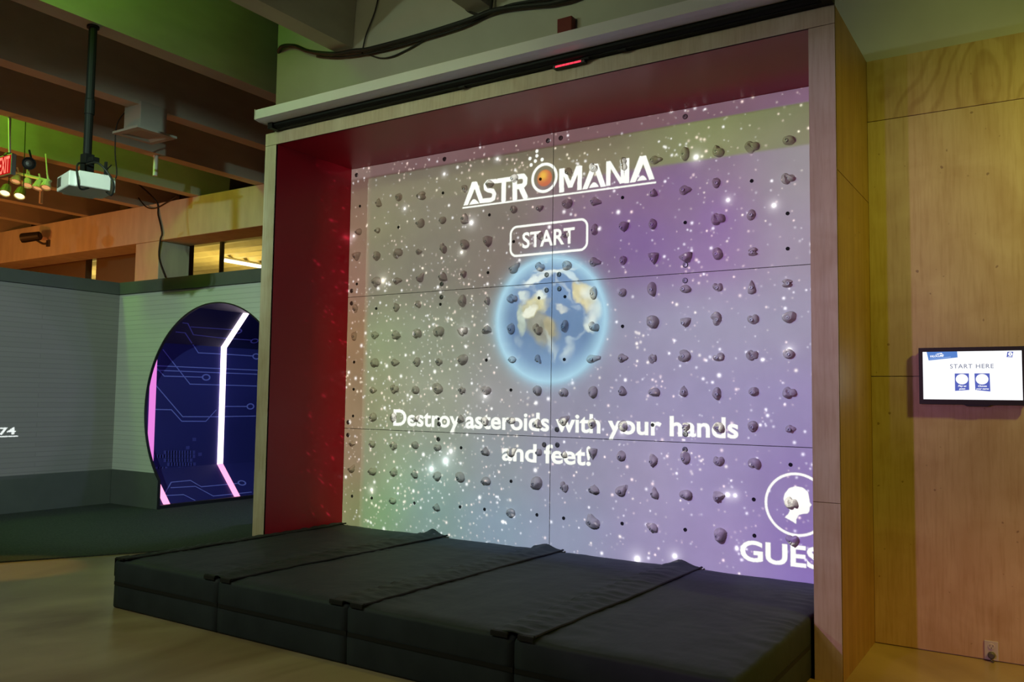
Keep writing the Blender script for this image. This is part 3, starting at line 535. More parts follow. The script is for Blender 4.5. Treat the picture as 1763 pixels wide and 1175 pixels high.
fill_text(*fit_text('and feet!', 1.633, 2.389, 0.936, 0.130, 0.024, 1.0))
fill_text(*fit_text('GUEST', 3.461, 4.10, 0.397, 0.124, 0.026, 1.0))
stroke(circle(3.815, 0.772, 0.188), 0.016, True)
HEAD = [(3.736, 0.801), (3.744, 0.834), (3.771, 0.87), (3.813, 0.884), (3.855, 0.878), (3.885, 0.854), (3.891, 0.823), (3.895, 0.792), (3.907, 0.776), (3.895, 0.766), (3.892, 0.739), (3.882, 0.723), (3.853, 0.718), (3.827, 0.708), (3.813, 0.68), (3.813, 0.653), (3.795, 0.663), (3.769, 0.676), (3.743, 0.687), (3.764, 0.711), (3.775, 0.733), (3.761, 0.753), (3.744, 0.775)]
fill_poly(HEAD)
MASK[:] = (MASK + np.roll(MASK, 1, 0) + np.roll(MASK, -1, 0) + np.roll(MASK, 1, 1) + np.roll(MASK, -1, 1))/5.0
T_IMG = T_IMG*(1-MASK[..., None]) + MASK[..., None]*np.array((1.05, 1.10, 1.02))
# the orange ball in the ring
bx, bz, br_ = 1.981, 3.062, 0.066
bd = np.sqrt((XX-bx)**2+(ZZ-bz)**2)/br_
bmk = np.clip((1-bd)/0.06, 0, 1)[..., None]
hl = np.exp(-(((XX-bx+0.012)/0.035)**2+((ZZ-bz-0.02)/0.035)**2))[..., None]
T_IMG = T_IMG*(1-bmk) + bmk*(lin((196, 96, 40))*(1-hl) + hl*lin((240, 190, 60)))

# ---- the projector lamp itself, hung before the wall above the frame
PL = (2.05, -4.3, 3.15)
def projector_lamp(name, loc, rot, img_arr, u0, u1, v0, v1, dist, power, cone, blend=0.0):
    """img covers local offsets u0..u1, v0..v1 on a plane at distance dist in front of the lens"""
    h, w = img_arr.shape[:2]
    im = bpy.data.images.new(name+'_slide', w, h, float_buffer=True, is_data=True)
    px = np.ones((h, w, 4), np.float32); px[..., :3] = img_arr
    im.pixels.foreach_set(px.ravel()); im.update(); im.pack()
    l = bpy.data.lights.new(name, 'SPOT'); l.energy = power; l.spot_size = math.radians(cone); l.spot_blend = blend
    l.shadow_soft_size = 0.0008; l.use_nodes = True
    nt = l.node_tree; N = nt.nodes; K = nt.links; N.clear()
    tc = N.new('ShaderNodeTexCoord'); sp = N.new('ShaderNodeSeparateXYZ'); K.new(tc.outputs['Normal'], sp.inputs[0])
    az = N.new('ShaderNodeMath'); az.operation = 'ABSOLUTE'; K.new(sp.outputs[2], az.inputs[0])
    cb = N.new('ShaderNodeCombineXYZ')
    for k, (a, b) in enumerate(((u0, u1), (v0, v1))):
        dv = N.new('ShaderNodeMath'); dv.operation = 'DIVIDE'; K.new(sp.outputs[k], dv.inputs[0]); K.new(az.outputs[0], dv.inputs[1])
        ma = N.new('ShaderNodeMath'); ma.operation = 'MULTIPLY_ADD'; K.new(dv.outputs[0], ma.inputs[0])
        ma.inputs[1].default_value = dist/(b-a)*SGN[k]; ma.inputs[2].default_value = -a/(b-a)
        K.new(ma.outputs[0], cb.inputs[k])
    ti = N.new('ShaderNodeTexImage'); ti.image = im; ti.extension = 'CLIP'; ti.interpolation = 'Linear'
    K.new(cb.outputs[0], ti.inputs['Vector'])
    em = N.new('ShaderNodeEmission'); K.new(ti.outputs['Color'], em.inputs['Color']); em.inputs['Strength'].default_value = 1.0
    out = N.new('ShaderNodeOutputLight'); K.new(em.outputs[0], out.inputs[0])
    o = bpy.data.objects.new(name, l); COL.objects.link(o); o.location = loc; o.rotation_euler = rot
    return o
SGN = (1.0, 1.0)
dw = -PL[1]
cos3 = (dw/np.sqrt(dw*dw + (XX-PL[0])**2 + (ZZ-PL[2])**2))**3
AMB = np.array(AMBIENT)
T_IMG *= np.clip(1.0+(XX+0.02)/0.30, 0.06, 1)[..., None]
T_IMG *= np.clip((ZZ+0.06)/0.36, 0, 1)[..., None]      # the picture fades out below the top of the mats
OUT = np.clip(T_IMG-AMB, 0.004, 2.0)/0.60/cos3[..., None]*PROJ_GAIN
projector_lamp('wall_projector_light', PL, (PI/2, 0, 0), OUT.astype(np.float32), PX0-PL[0], PX1-PL[0], PZ0-PL[2], PZ1-PL[2], dw, 4*PI*PI*dw*dw, 110)
# ================================================================== THE SETTING
XR = 7.0
tag(boxes('floor', [(-20, 9, -9, 12, -0.1, 0.0)], MT['floor']), kind='structure')
# ceiling slab with its concrete beams
ceil_o = tag(boxes('ceiling', [(-22, 9, -10, 11.2, 5.45, 5.6)], MT['ceiling']), kind='structure')
for k in range(-9, 4):
    xr = -0.067 + 1.515*k
    yend = 0.045 if xr > -1.0 else 3.55
    bm = bmesh.new()
    prof = [(xr, 4.53), (xr-0.2, 4.53), (xr-0.26, 5.45), (xr+0.06, 5.45)]
    prism(bm, prof, (-10, yend), lambda u, v, w: (u, w, v))
    obj('beam', bm, MT['concrete'], ceil_o)
tag(boxes('wall_back', [(-1.06, XR+2, 0.05, 0.30, 0.0, 5.45)], MT['paint']), kind='structure')
wb = bpy.data.objects['wall_back']
for z0, z1, m in ((0.004, 1.562, 'ply'), (1.566, 3.118, 'ply'), (3.122, 3.50, 'ply_top')):
    boxes('plywood_sheet', [(4.2522, XR, 0.036, 0.05, z0, z1)], MT[m], wb, bev=0.0015)
# left partition used as a screen
XL = -4.932; YF = 0.975
tag(boxes('wall_left', [(XL-0.18, XL, -4.0, YF, 0.0, 2.66)], MT['brick_screen']), kind='structure')
tag(boxes('baseboard_left', [(XL, XL+0.018, -4.0, YF-0.018, 0.0, 0.438)], MT['trim'], bev=0.004), kind='structure')
tag(boxes('trim_1', [(XL-0.2, XL+0.03, -4.0, YF+0.1, 2.662, 2.815)], MT['trim'], bev=0.004), kind='structure')
# portal wall: brick with a round doorway
PCX, PCZ, PRR = -3.03, 1.205, 1.27
jz = 0.345; jx = math.sqrt(PRR**2-(PCZ-jz)**2)
path = [(PCX-jx, 0.0), (PCX-jx, jz*0.5)]
a0 = math.atan2(jz-PCZ, -jx); a1 = math.atan2(jz-PCZ, jx)
a0 = a0 % (2*PI); a1 = a1 % (2*PI) - 2*PI
NS = 72
for i in range(NS+1):
    a = a0 + (a1-a0)*i/NS; path.append((PCX+PRR*math.cos(a), PCZ+PRR*math.sin(a)))
path += [(PCX+jx, jz*0.5), (PCX+jx, 0.0)]
WX0, WX1, WZ1 = XL, -0.95, 2.66
outer = []
for x, z in path:
    dx, dz = x-PCX, z-PCZ
    t = min([c for c in (((WX0-PCX)/dx if dx < -1e-6 else 1e9), ((WX1-PCX)/dx if dx > 1e-6 else 1e9), ((WZ1-PCZ)/dz if dz > 1e-6 else 1e9), ((0-PCZ)/dz if dz < -1e-6 else 1e9))])
    ox, oz = PCX+dx*t, PCZ+dz*t
    if oz < 0.01: ox = WX0 if x < PCX else WX1
    outer.append([ox, oz])
# snap the nearest outer points onto the two top corners
for cx in (WX0, WX1):
    k = min(range(len(outer)), key=lambda i: (outer[i][0]-cx)**2+(outer[i][1]-WZ1)**2); outer[k] = [cx, WZ1]
bm = bmesh.new(); rows = []
for (x, z), (ox, oz) in zip(path, outer):
    rows.append([bm.verts.new((x, YF, z)), bm.verts.new((ox, YF, oz)), bm.verts.new((ox, YF+0.02, oz)), bm.verts.new((x, YF+0.02, z))])
for a, b in zip(rows, rows[1:]):
    for i in range(4):
        q = (a[i], a[(i+1) % 4], b[(i+1) % 4], b[i])
        if len({tuple(v.co) for v in q}) >= 3:
            try: bm.faces.new(q)
            except ValueError: pass
bm.faces.new(rows[0]); bm.faces.new(rows[-1][::-1])
wf = tag(obj('wall_far', bm, MT['brick']), kind='structure')
# black lip round the doorway
bm = bmesh.new(); rows = []
for i, (x, z) in enumerate(path):
    d = Vector((PCX-x, 0, PCZ-z)); d.normalize()
    if z < jz: d = Vector((1 if x < PCX else -1, 0, 0))
    q = [(x, YF-0.008, z), (x+d.x*0.014, YF-0.008, z+d.z*0.014), (x+d.x*0.014, YF+0.022, z+d.z*0.014), (x, YF+0.022, z)]
    rows.append([bm.verts.new(p) for p in q])
for a, b in zip(rows, rows[1:]):
    for i in range(4): bm.faces.new((a[i], a[(i+1) % 4], b[(i+1) % 4], b[i]))
bm.faces.new(rows[0]); bm.faces.new(rows[-1][::-1])
obj('door_lip', bm, MT['black'], wf)
# baseboards of the portal wall, cut to the round opening
for s in (-1, 1):
    edge = [p for p in path if p[1] < 0.438 and (p[0]-PCX)*s > 0]
    edge.sort(key=lambda p: p[1])
    zt = 0.438; xt = PCX + s*math.sqrt(PRR**2-(PCZ-zt)**2)
    wx = WX0+0.019 if s < 0 else WX1
    poly = [(wx, 0.0), (wx, zt), (xt, zt)] + edge[::-1]
    bm = bmesh.new(); prism(bm, poly, (YF-0.018, YF-0.0005), lambda u, v, w: (u, w, v))
    tag(obj('baseboard_far', bm, MT['trim']), kind='structure')
tag(boxes('trim_2', [(XL+0.032, WX1, YF-0.03, YF+0.14, 2.662, 2.815)], MT['trim'], bev=0.004), kind='structure')
# tunnel behind the doorway
tun = thing('portal_tunnel', (PCX, 2.5, 0), 'dark blue faceted tunnel printed with circuit lines, behind the round doorway', 'tunnel')
TP = [(-4.0, 0.0), (-4.41, 0.454), (-4.42, 2.05), (-3.99, 2.50)]
def tmir(p): return (2*PCX-p[0], p[1])
def tseg(p, q, th=0.03):
    d = Vector((q[0]-p[0], q[1]-p[1])); n = Vector((-d.y, d.x)).normalized()*th
    if (Vector(p)+n-Vector((PCX, 1.2))).length < (Vector(p)-Vector((PCX, 1.2))).length: n = -n
    return [p, q, (q[0]+n.x, q[1]+n.y), (p[0]+n.x, p[1]+n.y)]
for i in range(3):
    for side in (0, 1):
        p, q = TP[i], TP[i+1]
        if side: p, q = tmir(p), tmir(q)
        bm = bmesh.new(); prism(bm, tseg(p, q), (YF+0.028, 6.0), lambda u, v, w: (u, w, v))
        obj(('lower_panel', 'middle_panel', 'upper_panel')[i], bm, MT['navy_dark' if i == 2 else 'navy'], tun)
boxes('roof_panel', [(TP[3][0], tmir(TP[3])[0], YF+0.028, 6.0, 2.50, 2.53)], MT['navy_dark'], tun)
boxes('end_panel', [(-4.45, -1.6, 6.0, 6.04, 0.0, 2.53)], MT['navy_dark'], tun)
boxes('plinth', [(-4.03, -3.965, YF+0.028, 6.0, 0.0, 0.05)], MT['black'], tun)
boxes('floor_panel', [(-3.96, tmir(TP[0])[0]-0.02, YF+0.024, 6.0, 0.0, 0.012), (-3.91, -2.15, YF-0.024, YF+0.024, 0.0, 0.0115)], MT['carpet'], tun)
# printed circuit lines, one print per facet (flat print raised by a millimetre or two)
def print_lines(name, lines, rings, nrm, parent, w=0.013):
    bm = bmesh.new(); n = Vector(nrm).normalized()
    for k, l in enumerate(lines):
        P = [Vector(p)+n*(0.002+0.0006*k) for p in l]; prev = None
        for i, p in enumerate(P):
            d0 = (P[i]-P[i-1]).normalized() if i else (P[1]-P[0]).normalized()
            d1 = (P[i+1]-P[i]).normalized() if i+1 < len(P) else d0
            s = (d0+d1).normalized().cross(n).normalized()*w/2/max(0.5, math.sqrt(max(0.0, (1+d0.dot(d1))/2)))
            cur = (bm.verts.new(p-s), bm.verts.new(p+s))
            if prev: bm.faces.new((prev[0], prev[1], cur[1], cur[0]))
            prev = cur
    for c in rings:
        c = Vector(c)+n*0.008; yv = Vector((0, 1, 0)); zv = n.cross(yv).normalized(); m = 20
        R_ = [[bm.verts.new(c + yv*ry*math.cos(2*PI*k/m) + zv*rz*math.sin(2*PI*k/m)) for k in range(m)] for ry, rz in ((0.070, 0.045), (0.046, 0.028))]
        for k in range(m): bm.faces.new((R_[0][k], R_[0][(k+1) % m], R_[1][(k+1) % m], R_[1][k]))
    return tag(obj(name, bm, MT['circuit'], parent), kind='stuff')
print_lines('circuit_print', CIRC_UP, RING_UP, (0.72, 0, -0.69), tun)
print_lines('circuit_print', CIRC_MID, RING_MID, (1, 0, 0), tun)
print_lines('circuit_print', CIRC_LOW, RING_LOW, (0.74, 0, 0.67), tun)
bm = bmesh.new()
for y, z in MAP_DOTS:
    bm.faces.new([bm.verts.new(v) for v in ((-4.407, y-.028, z-.022), (-4.407, y+.028, z-.022), (-4.407, y+.028, z+.022), (-4.407, y-.028, z+.022))])
tag(obj('map_print', bm, mat('dim_violet_print', (0.06, 0.065, 0.34), 0.6), tun), kind='stuff')
LED_W = glow('led_white_pink', (1.0, 0.80, 0.92), 2.6); LED_P = glow('led_pink', (1.0, 0.36, 0.62), 1.5); LED_M = glow('led_magenta', (0.85, 0.24, 0.78), 1.0)
for y, cols in ((1.145, (LED_P, LED_M, LED_M)), (2.207, (LED_P, LED_W, LED_W))):
    for i in range(3):
        p, q = Vector((TP[i][0], 0, TP[i][1])), Vector((TP[i+1][0], 0, TP[i+1][1]))
        d = (q-p).normalized(); n = Vector((d.z, 0, -d.x))
        if n.x < 0: n = -n
        bm = bmesh.new(); vs = []
        for a in (p-d*0.0, q+d*0.02):
            for dy, dn in ((-0.04, 0.002), (0.04, 0.002), (0.04, 0.022), (-0.04, 0.022)):
                v = a + n*dn; vs.append(bm.verts.new((v.x, y+dy, max(v.z, 0.005))))
        for f in ((0,1,2,3), (7,6,5,4), (0,4,5,1), (1,5,6,2), (2,6,7,3), (3,7,4,0)): bm.faces.new([vs[j] for j in f])
        obj('led_strip', bm, cols[i], tun)
# carpet at the left back
bm = bmesh.new()
prism(bm, [(-4.55, -6.2), (-2.125, -1.737), (-1.681, -0.917), (-1.06, 0.23), (-0.95, 0.4), (-0.95, 0.95), (-4.91, 0.95), (-4.91, -6.2)], (0.0, 0.012), lambda u, v, w: (u, v, w))
tag(obj('carpet', bm, MT['carpet']), 'dark grey carpet covering the floor before the round doorway', 'carpet')
# concrete girder and column beyond the partitions
tag(boxes('concrete_girder', [(-20, -0.5, 2.976, 3.56, 3.90, 4.525)], MT['girder'], bev=0.012), 'board-marked concrete girder running across above the left partitions', 'girder')
tag(boxes('concrete_column', [(-7.74, -7.1, 2.99, 3.57, 0.0, 3.898)], MT['girder'], bev=0.012), 'square concrete column standing under the girder', 'column')
tag(boxes('concrete_stub', [(-8.50, -7.76, 3.562, 3.80, 3.92, 5.448)], MT['girder'], bev=0.01), 'short concrete stub on top of the girder between two beams', 'column')
tag(boxes('wall_rear_1', [(-20, -10.62, 3.82, 3.95, 0, 5.44), (-10.26, -7.5, 3.82, 3.95, 0, 5.44)], MT['far_wall']), kind='structure')
tag(boxes('wall_rear_2', [(-20, -2, 11.0, 11.2, 0, 5.4)], MT['far_wall']), kind='structure')
# corrugated steel deck over the far room
bm = bmesh.new(); ys = np.arange(4.6, 11.0, 0.115); prev = None
for i, y in enumerate(ys):
    z = 4.60 + (0.09 if i % 4 in (0, 1) else 0.0)
    cur = (bm.verts.new((-19, y, z)), bm.verts.new((-4, y, z)))
    if prev: bm.faces.new((prev[0], prev[1], cur[1], cur[0]))
    prev = cur
tag(obj('steel_deck', bm, MT['deck']), 'yellow-lit corrugated steel roof deck of the far room beyond the column', 'roof')
t = thing('tube_light', (-11.04, 8.1, 4.5), 'white fluorescent tube light under the corrugated deck', 'light')
bm = bmesh.new(); tube(bm, [(-11.04, 7.4, 4.52), (-11.04, 9.6, 4.52)], 0.04, 10, False); obj('tube', bm, glow('tube_white', (1.0, 0.9, 0.62), 3.0), t)
boxes('housing', [(-11.10, -10.98, 7.35, 9.65, 4.555, 4.598)], MT['white'], t)
bm = bmesh.new(); tube(bm, [(-9.62, 6.2, 4.69), (-9.62, 6.2, 3.6)], 0.05, 8, False)
lathe(bm, [(0.05, 0.0), (0.14, -0.05), (0.16, -0.25), (0.05, -0.3)], (-9.62, 6.2, 3.72), n=12)
tag(obj('hanging_pendant', bm, MT['darksteel']), 'dark pendant fixture hanging beyond the column before the lit deck', 'light')

# ================================================================== THE CLIMBING WALL
D = 0.8563; WI = 4.116; WO = 4.2512; ZT = 3.40; HB = 3.5; XO = -0.127
cw = thing('climbing_booth', (WI/2, 0, 0), 'indoor climbing wall in a deep plywood frame with red lining', 'climbing wall')
g = 0.0022
XV = 2.0563; S1, S2 = 2.2629, 1.1251
boxes('backing_board', [(0.0, WI, 0.022, 0.034, 0.0, ZT)], MT['hole'], cw)
panels = []
for j, (z0, z1) in enumerate(((S1+g, ZT-0.002), (S2+g, S1-g), (0.004, S2-g))):
    for x0, x1 in ((0.002, XV-g), (XV+g, WI-0.002)):
        panels.append((boxes('climbing_panel', [(x0, x1, 0.0, 0.02, z0, z1)], MT['panel'], cw, bev=0.001), x0, x1, z0, z1))
def panel_at(x, z):
    for p, x0, x1, z0, z1 in panels:
        if x0-0.01 <= x <= x1+0.01 and z0-0.01 <= z <= z1+0.01: return p
    return panels[0][0]
bm = bmesh.new(); lathe(bm, [(0.0125, 0.0), (0.0125, 0.0025), (0.009, 0.003), (0.006, 0.001)], (0, 0, 0), (0, -1, 0), 12)
tmp = obj('insert_hole', bm, MT['hole']); hole_me = tmp.data; bpy.data.objects.remove(tmp)
bm = bmesh.new(); lathe(bm, [(0.019, 0.0), (0.019, 0.003), (0.015, 0.006), (0.008, 0.0065), (0.0075, 0.002)], (0, 0, 0), (0, -1, 0), 12)
tmp = obj('panel_bolt', bm, MT['darksteel']); pb_me = tmp.data; bpy.data.objects.remove(tmp)
for nm, me, pts in (('insert_hole', hole_me, HOLES), ('panel_bolt', pb_me, BOLTS)):
    for x, z in pts:
        p = panel_at(x, z); o = bpy.data.objects.new(nm, me); COL.objects.link(o); o.parent = p
        o.location = Vector((x, -0.0002, z)) - wloc(p)
# frame
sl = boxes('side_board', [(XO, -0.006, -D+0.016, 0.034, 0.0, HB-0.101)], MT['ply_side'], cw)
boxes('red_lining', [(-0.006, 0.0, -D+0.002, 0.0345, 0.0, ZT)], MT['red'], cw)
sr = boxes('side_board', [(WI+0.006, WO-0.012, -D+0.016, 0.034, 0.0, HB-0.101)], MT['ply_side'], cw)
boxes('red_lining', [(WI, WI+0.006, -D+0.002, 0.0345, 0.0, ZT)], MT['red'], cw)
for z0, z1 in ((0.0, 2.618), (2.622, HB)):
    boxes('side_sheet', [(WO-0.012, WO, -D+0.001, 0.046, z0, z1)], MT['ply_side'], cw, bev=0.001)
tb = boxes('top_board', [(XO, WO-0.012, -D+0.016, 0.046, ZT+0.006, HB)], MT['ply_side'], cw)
boxes('red_lining', [(0.0, WI, -D+0.002, 0.02, ZT, ZT+0.006)], MT['red'], cw)
ft = []
boxes('face_trim', [(XO, WO, -D, -D+0.016, ZT, HB)], MT['ply_face'], cw, bev=0.001)
boxes('face_trim', [(XO, 0.0, -D, -D+0.016, 0.0, ZT-0.003)], MT['ply_face'], cw, bev=0.001)
boxes('face_trim', [(WI, WO, -D, -D+0.016, 0.895, ZT-0.003)], MT['ply_face'], cw, bev=0.001)
boxes('face_trim', [(WI, WO, -D, -D+0.016, 0.0, 0.892)], MT['ply_face'], cw, bev=0.001)

# ------------------------------------------------------------------ holds
def hold_mesh(w, h, kind, seed):
    rnd = random.Random(seed); bm = bmesh.new()
    bmesh.ops.create_icosphere(bm, subdivisions=3, radius=1.0)
    k = kind[0]; phi = math.radians(float(kind[1:])) if len(kind) > 1 else rnd.uniform(0, 2*PI)
    dep = min(0.5*min(w, h)+0.012, 0.060)*(1.0 if k in 'oth' else 0.9)
    def ang(t, p): return (t-p+PI) % (2*PI)-PI
    ph = [rnd.uniform(0, 6.28) for _ in range(5)]
    base_t = rnd.choice((-PI/2, PI/2, rnd.uniform(0, 6.28)))
    if len(kind) > 1 and k == 't': base_t = phi
    for v in bm.verts:
        a, b, c = v.co.x, v.co.z, -v.co.y
        th = math.atan2(b, a)
        r = 1 + 0.05*math.sin(2*th+ph[0]) + 0.04*math.sin(3*th+ph[1])
        if k == 'o': r *= 1 + 0.14*math.cos(th-base_t)
        elif k == 'k': r *= 1 - 0.42*math.exp(-(ang(th, phi)/0.48)**2) + 0.08*math.cos(2*(th-phi-PI/2))
        elif k == 't':
            s = (th-base_t) % (2*PI/3) - PI/3; r *= 0.42 + 0.62*math.cos(PI/3)/math.cos(s)*1.15
        elif k == 'h': r *= 0.70 + 0.75*math.exp(-(ang(th, phi)/0.40)**2)
        elif k == 'd': r *= 1 - 0.40*math.exp(-(ang(th, PI/2-0.3)/0.35)**2) - 0.34*math.exp(-(ang(th, -PI/2+0.5)/0.32)**2)
        elif k == 'p': r *= 1 - 0.50*math.exp(-(ang(th, 0.0)/0.35)**2) - 0.50*math.exp(-(ang(th, PI)/0.35)**2)
        x, z = a*r, b*r
        if c > 0:
            y = c**0.75
            y *= 1 + 0.10*math.sin(4*x+ph[2]) + 0.10*math.sin(4*z+ph[3]) - 0.20*z*math.sin(ph[4])
            if k == 'c': y *= 1 - 0.55*math.exp(-((x+0.1)**2+(z-0.25)**2)/0.14)
            if k == 'd': y *= 1 - 0.50*math.exp(-((x*0.9+z*0.25)**2)/0.03)
            if k == 'p': y *= 1 - 0.45*math.exp(-(z*z)/0.05)
            if k == 'h': y *= 0.75 + 0.5*math.exp(-(x*x+z*z)/0.2)
            if k == 'k': y *= 1 - 0.30*math.exp(-((x-0.55*math.cos(phi))**2+(z-0.55*math.sin(phi))**2)/0.12)
        else: y = 0.0
        v.co = Vector((x, -y, z))
    xs = [v.co.x for v in bm.verts]; zs = [v.co.z for v in bm.verts]; ym = min(v.co.y for v in bm.verts)
    cx, cz = (max(xs)+min(xs))/2, (max(zs)+min(zs))/2; sx, sz = w/(max(xs)-min(xs)), h/(max(zs)-min(zs))
    for v in bm.verts: v.co = Vector(((v.co.x-cx)*sx, v.co.y*dep/-ym, (v.co.z-cz)*sz))
    # chiselled facets: flatten what sticks out beyond a few random planes
    for q in range(rnd.choice((2, 3, 3, 4))):
        az = rnd.uniform(0, 2*PI); el = rnd.uniform(0.25, 0.95)
        nn = Vector((math.cos(az)*math.cos(el)/w, -math.sin(el)/(2*dep), math.sin(az)*math.cos(el)/h)).normalized()
        far = max(v.co.dot(nn) for v in bm.verts); lim = far*rnd.uniform(0.70, 0.90)
        for v in bm.verts:
            d = v.co.dot(nn)
            if d > lim and v.co.y < -0.003: v.co -= nn*(d-lim)*0.88
    for v in bm.verts:
        if v.co.y > -0.003: v.co.y = min(v.co.y, 0.0)
    return bm, dep
bm = bmesh.new(); lathe(bm, [(0.0115, 0.014), (0.0115, -0.010), (0.0105, -0.012), (0.0062, -0.0125), (0.0058, -0.006), (0.001, -0.0055)], (0, 0, 0), (0, 1, 0), 12)
tmp = obj('bolt', bm, MT['steel'], smooth=False); bolt_me = tmp.data; bpy.data.objects.remove(tmp)
SHAPE = dict(o='egg-shaped', k='kidney-shaped', t='wedge-shaped', h='horned', d='two-lobed', p='pinched', c='scooped')
ORD = ['first', 'second', 'third', 'fourth', 'fifth', 'sixth', 'seventh', 'eighth', 'ninth', 'tenth', 'eleventh', 'twelfth', 'thirteenth', 'fourteenth', 'fifteenth', 'sixteenth', 'seventeenth']
hs = sorted(HOLDS, key=lambda h: -h[1]); R = [[hs[0]]]
for h in hs[1:]:
    if R[-1][-1][1]-h[1] > 0.07: R.append([h])
    else: R[-1].append(h)
n = 0
for ri, row in enumerate(R):
    row.sort(key=lambda h: h[0])
    rowname = 'top row' if ri == 0 else ('bottom row' if ri == len(R)-1 else ORD[ri]+' row from the top')
    for ci, (x, z, w, h, kind) in enumerate(row):
        n += 1
        slope = (5.18-x)/5.4
        w2 = max(w-0.018*slope, 0.05); x2 = x + 0.010*slope
        h2 = max(h*0.98, 0.05)
        bm, dep = hold_mesh(w2, h2, kind, n*13+5)
        gxk = 0.092+0.2306*round((x-0.092)/0.2306); bx_, bz_ = gxk-x2, 0.0
        if abs(bx_) > w2*0.28: bx_ = math.copysign(w2*0.2, bx_)
        bz_ = -0.08*h2 if kind[0] != 'd' else 0.0
        near = min((v for v in bm.verts if v.co.y < -0.002), key=lambda v: (v.co.x-bx_)**2+(v.co.z-bz_)**2)
        by = near.co.y
        for v in bm.verts:
            d2 = (v.co.x-bx_)**2+(v.co.z-bz_)**2
            if v.co.y < -0.01: v.co.y = min(v.co.y + 0.010*math.exp(-d2/0.00028), -0.004)
        ho = obj('climbing_hold', bm, MT['hold'], None, smooth=True)
        ho.data.set_sharp_from_angle(angle=math.radians(32)); ho.location = (x2, -0.0005, z)
        first = 'leftmost' if ci == 0 else ('rightmost' if ci == len(row)-1 else ORD[ci]+' from the left')
        tag(ho, 'grey %s climbing hold, %s in the %s' % (SHAPE[kind[0]], first, rowname), 'climbing hold', 'bolted climbing holds on the projected wall')
        b = bpy.data.objects.new('bolt', bolt_me); COL.objects.link(b); b.parent = ho; b.location = (bx_, by+0.014, bz_)
        b.rotation_euler = (0, 0, 0)

# ================================================================== CRASH MATS
from mathutils import noise as mnoise
def mat_height(x, y, seed):
    n1 = mnoise.noise(Vector((x*3.1+seed, y*2.3, seed)))*0.0045
    n2 = mnoise.noise(Vector((x*9+seed*2, y*3.0, 3.7)))*0.0025
    return n1 + n2
def wrinkle(x, y, xs):
    """pulled folds running into the flap seams"""
    d = min(abs(x-s) for s in xs)
    f = math.exp(-d/0.22)
    return f*(0.0042*math.sin(38*y + 22*x + 9*mnoise.noise(Vector((x*3, y*3, 1.0)))) + 0.0030*math.sin(70*y - 34*x + 11*mnoise.noise(Vector((x*4, y*2, 5.0)))))*(0.35+0.65*max(0.0, min(1.0, 0.5+1.6*mnoise.noise(Vector((x*1.7, y*1.9, 9.0))))))
SEAMS = [0.0, 0.9915, 2.0278, 3.0641, 4.1]
MH = 0.318
def mat_body(x0, x1, seed, name, parent, front0=None):
    bm = bmesh.new(); nx, ny = 30, 90; y0, y1 = -2.052, -0.008
    ins = 0.022; V = {}
    def xl(y): return x0 if front0 is None or y > -D else x0 + (front0-x0)*min(1, (-D-y)/1.0)
    for i in range(nx+1):
        for j in range(ny+1):
            u, v = i/nx, j/ny
            y = y0+ins + (y1-y0-2*ins)*v; a, b = xl(y)+ins, x1-ins
            x = a+(b-a)*u
            e = min(min(i, nx-i)*(x1-x0)/nx, min(j, ny-j)*(y1-y0)/ny)
            z = MH - 0.010*math.exp(-e/0.03) + mat_height(x, y, seed) + wrinkle(x, y, SEAMS)
            V[i, j] = bm.verts.new((x, y, z))
    for i in range(nx):
        for j in range(ny): bm.faces.new((V[i, j], V[i+1, j], V[i+1, j+1], V[i, j+1]))
    per = [(i, 0) for i in range(nx)] + [(nx, j) for j in range(ny)] + [(i, ny) for i in range(nx, 0, -1)] + [(0, j) for j in range(ny, 0, -1)]
    cur = [V[p] for p in per]
    for off, z in ((0.7, MH-0.014), (1.0, MH-0.032), (1.0, 0.18), (0.86, 0.163), (0.86, 0.157), (1.0, 0.14), (1.0, 0.014), (0.8, 0.002)):
        nxt = []
        for (i, j) in per:
            p = V[i, j].co; dx = (-1 if i == 0 else (1 if i == nx else 0)); dy = (-1 if j == 0 else (1 if j == ny else 0))
            bul = 0.004*mnoise.noise(Vector((p.x*5, p.y*5, z*9+seed)))*(0 if off < 1 else 1)*(1 if j == 0 else 0)
            nxt.append(bm.verts.new((p.x+dx*ins*off, p.y+dy*(ins*off+bul), z)))
        for k in range(len(per)): bm.faces.new((cur[k], cur[(k+1) % len(per)], nxt[(k+1) % len(per)], nxt[k]))
        cur = nxt
    bm.faces.new(cur)
    return obj(name, bm, MT['vinyl'], parent, smooth=True)
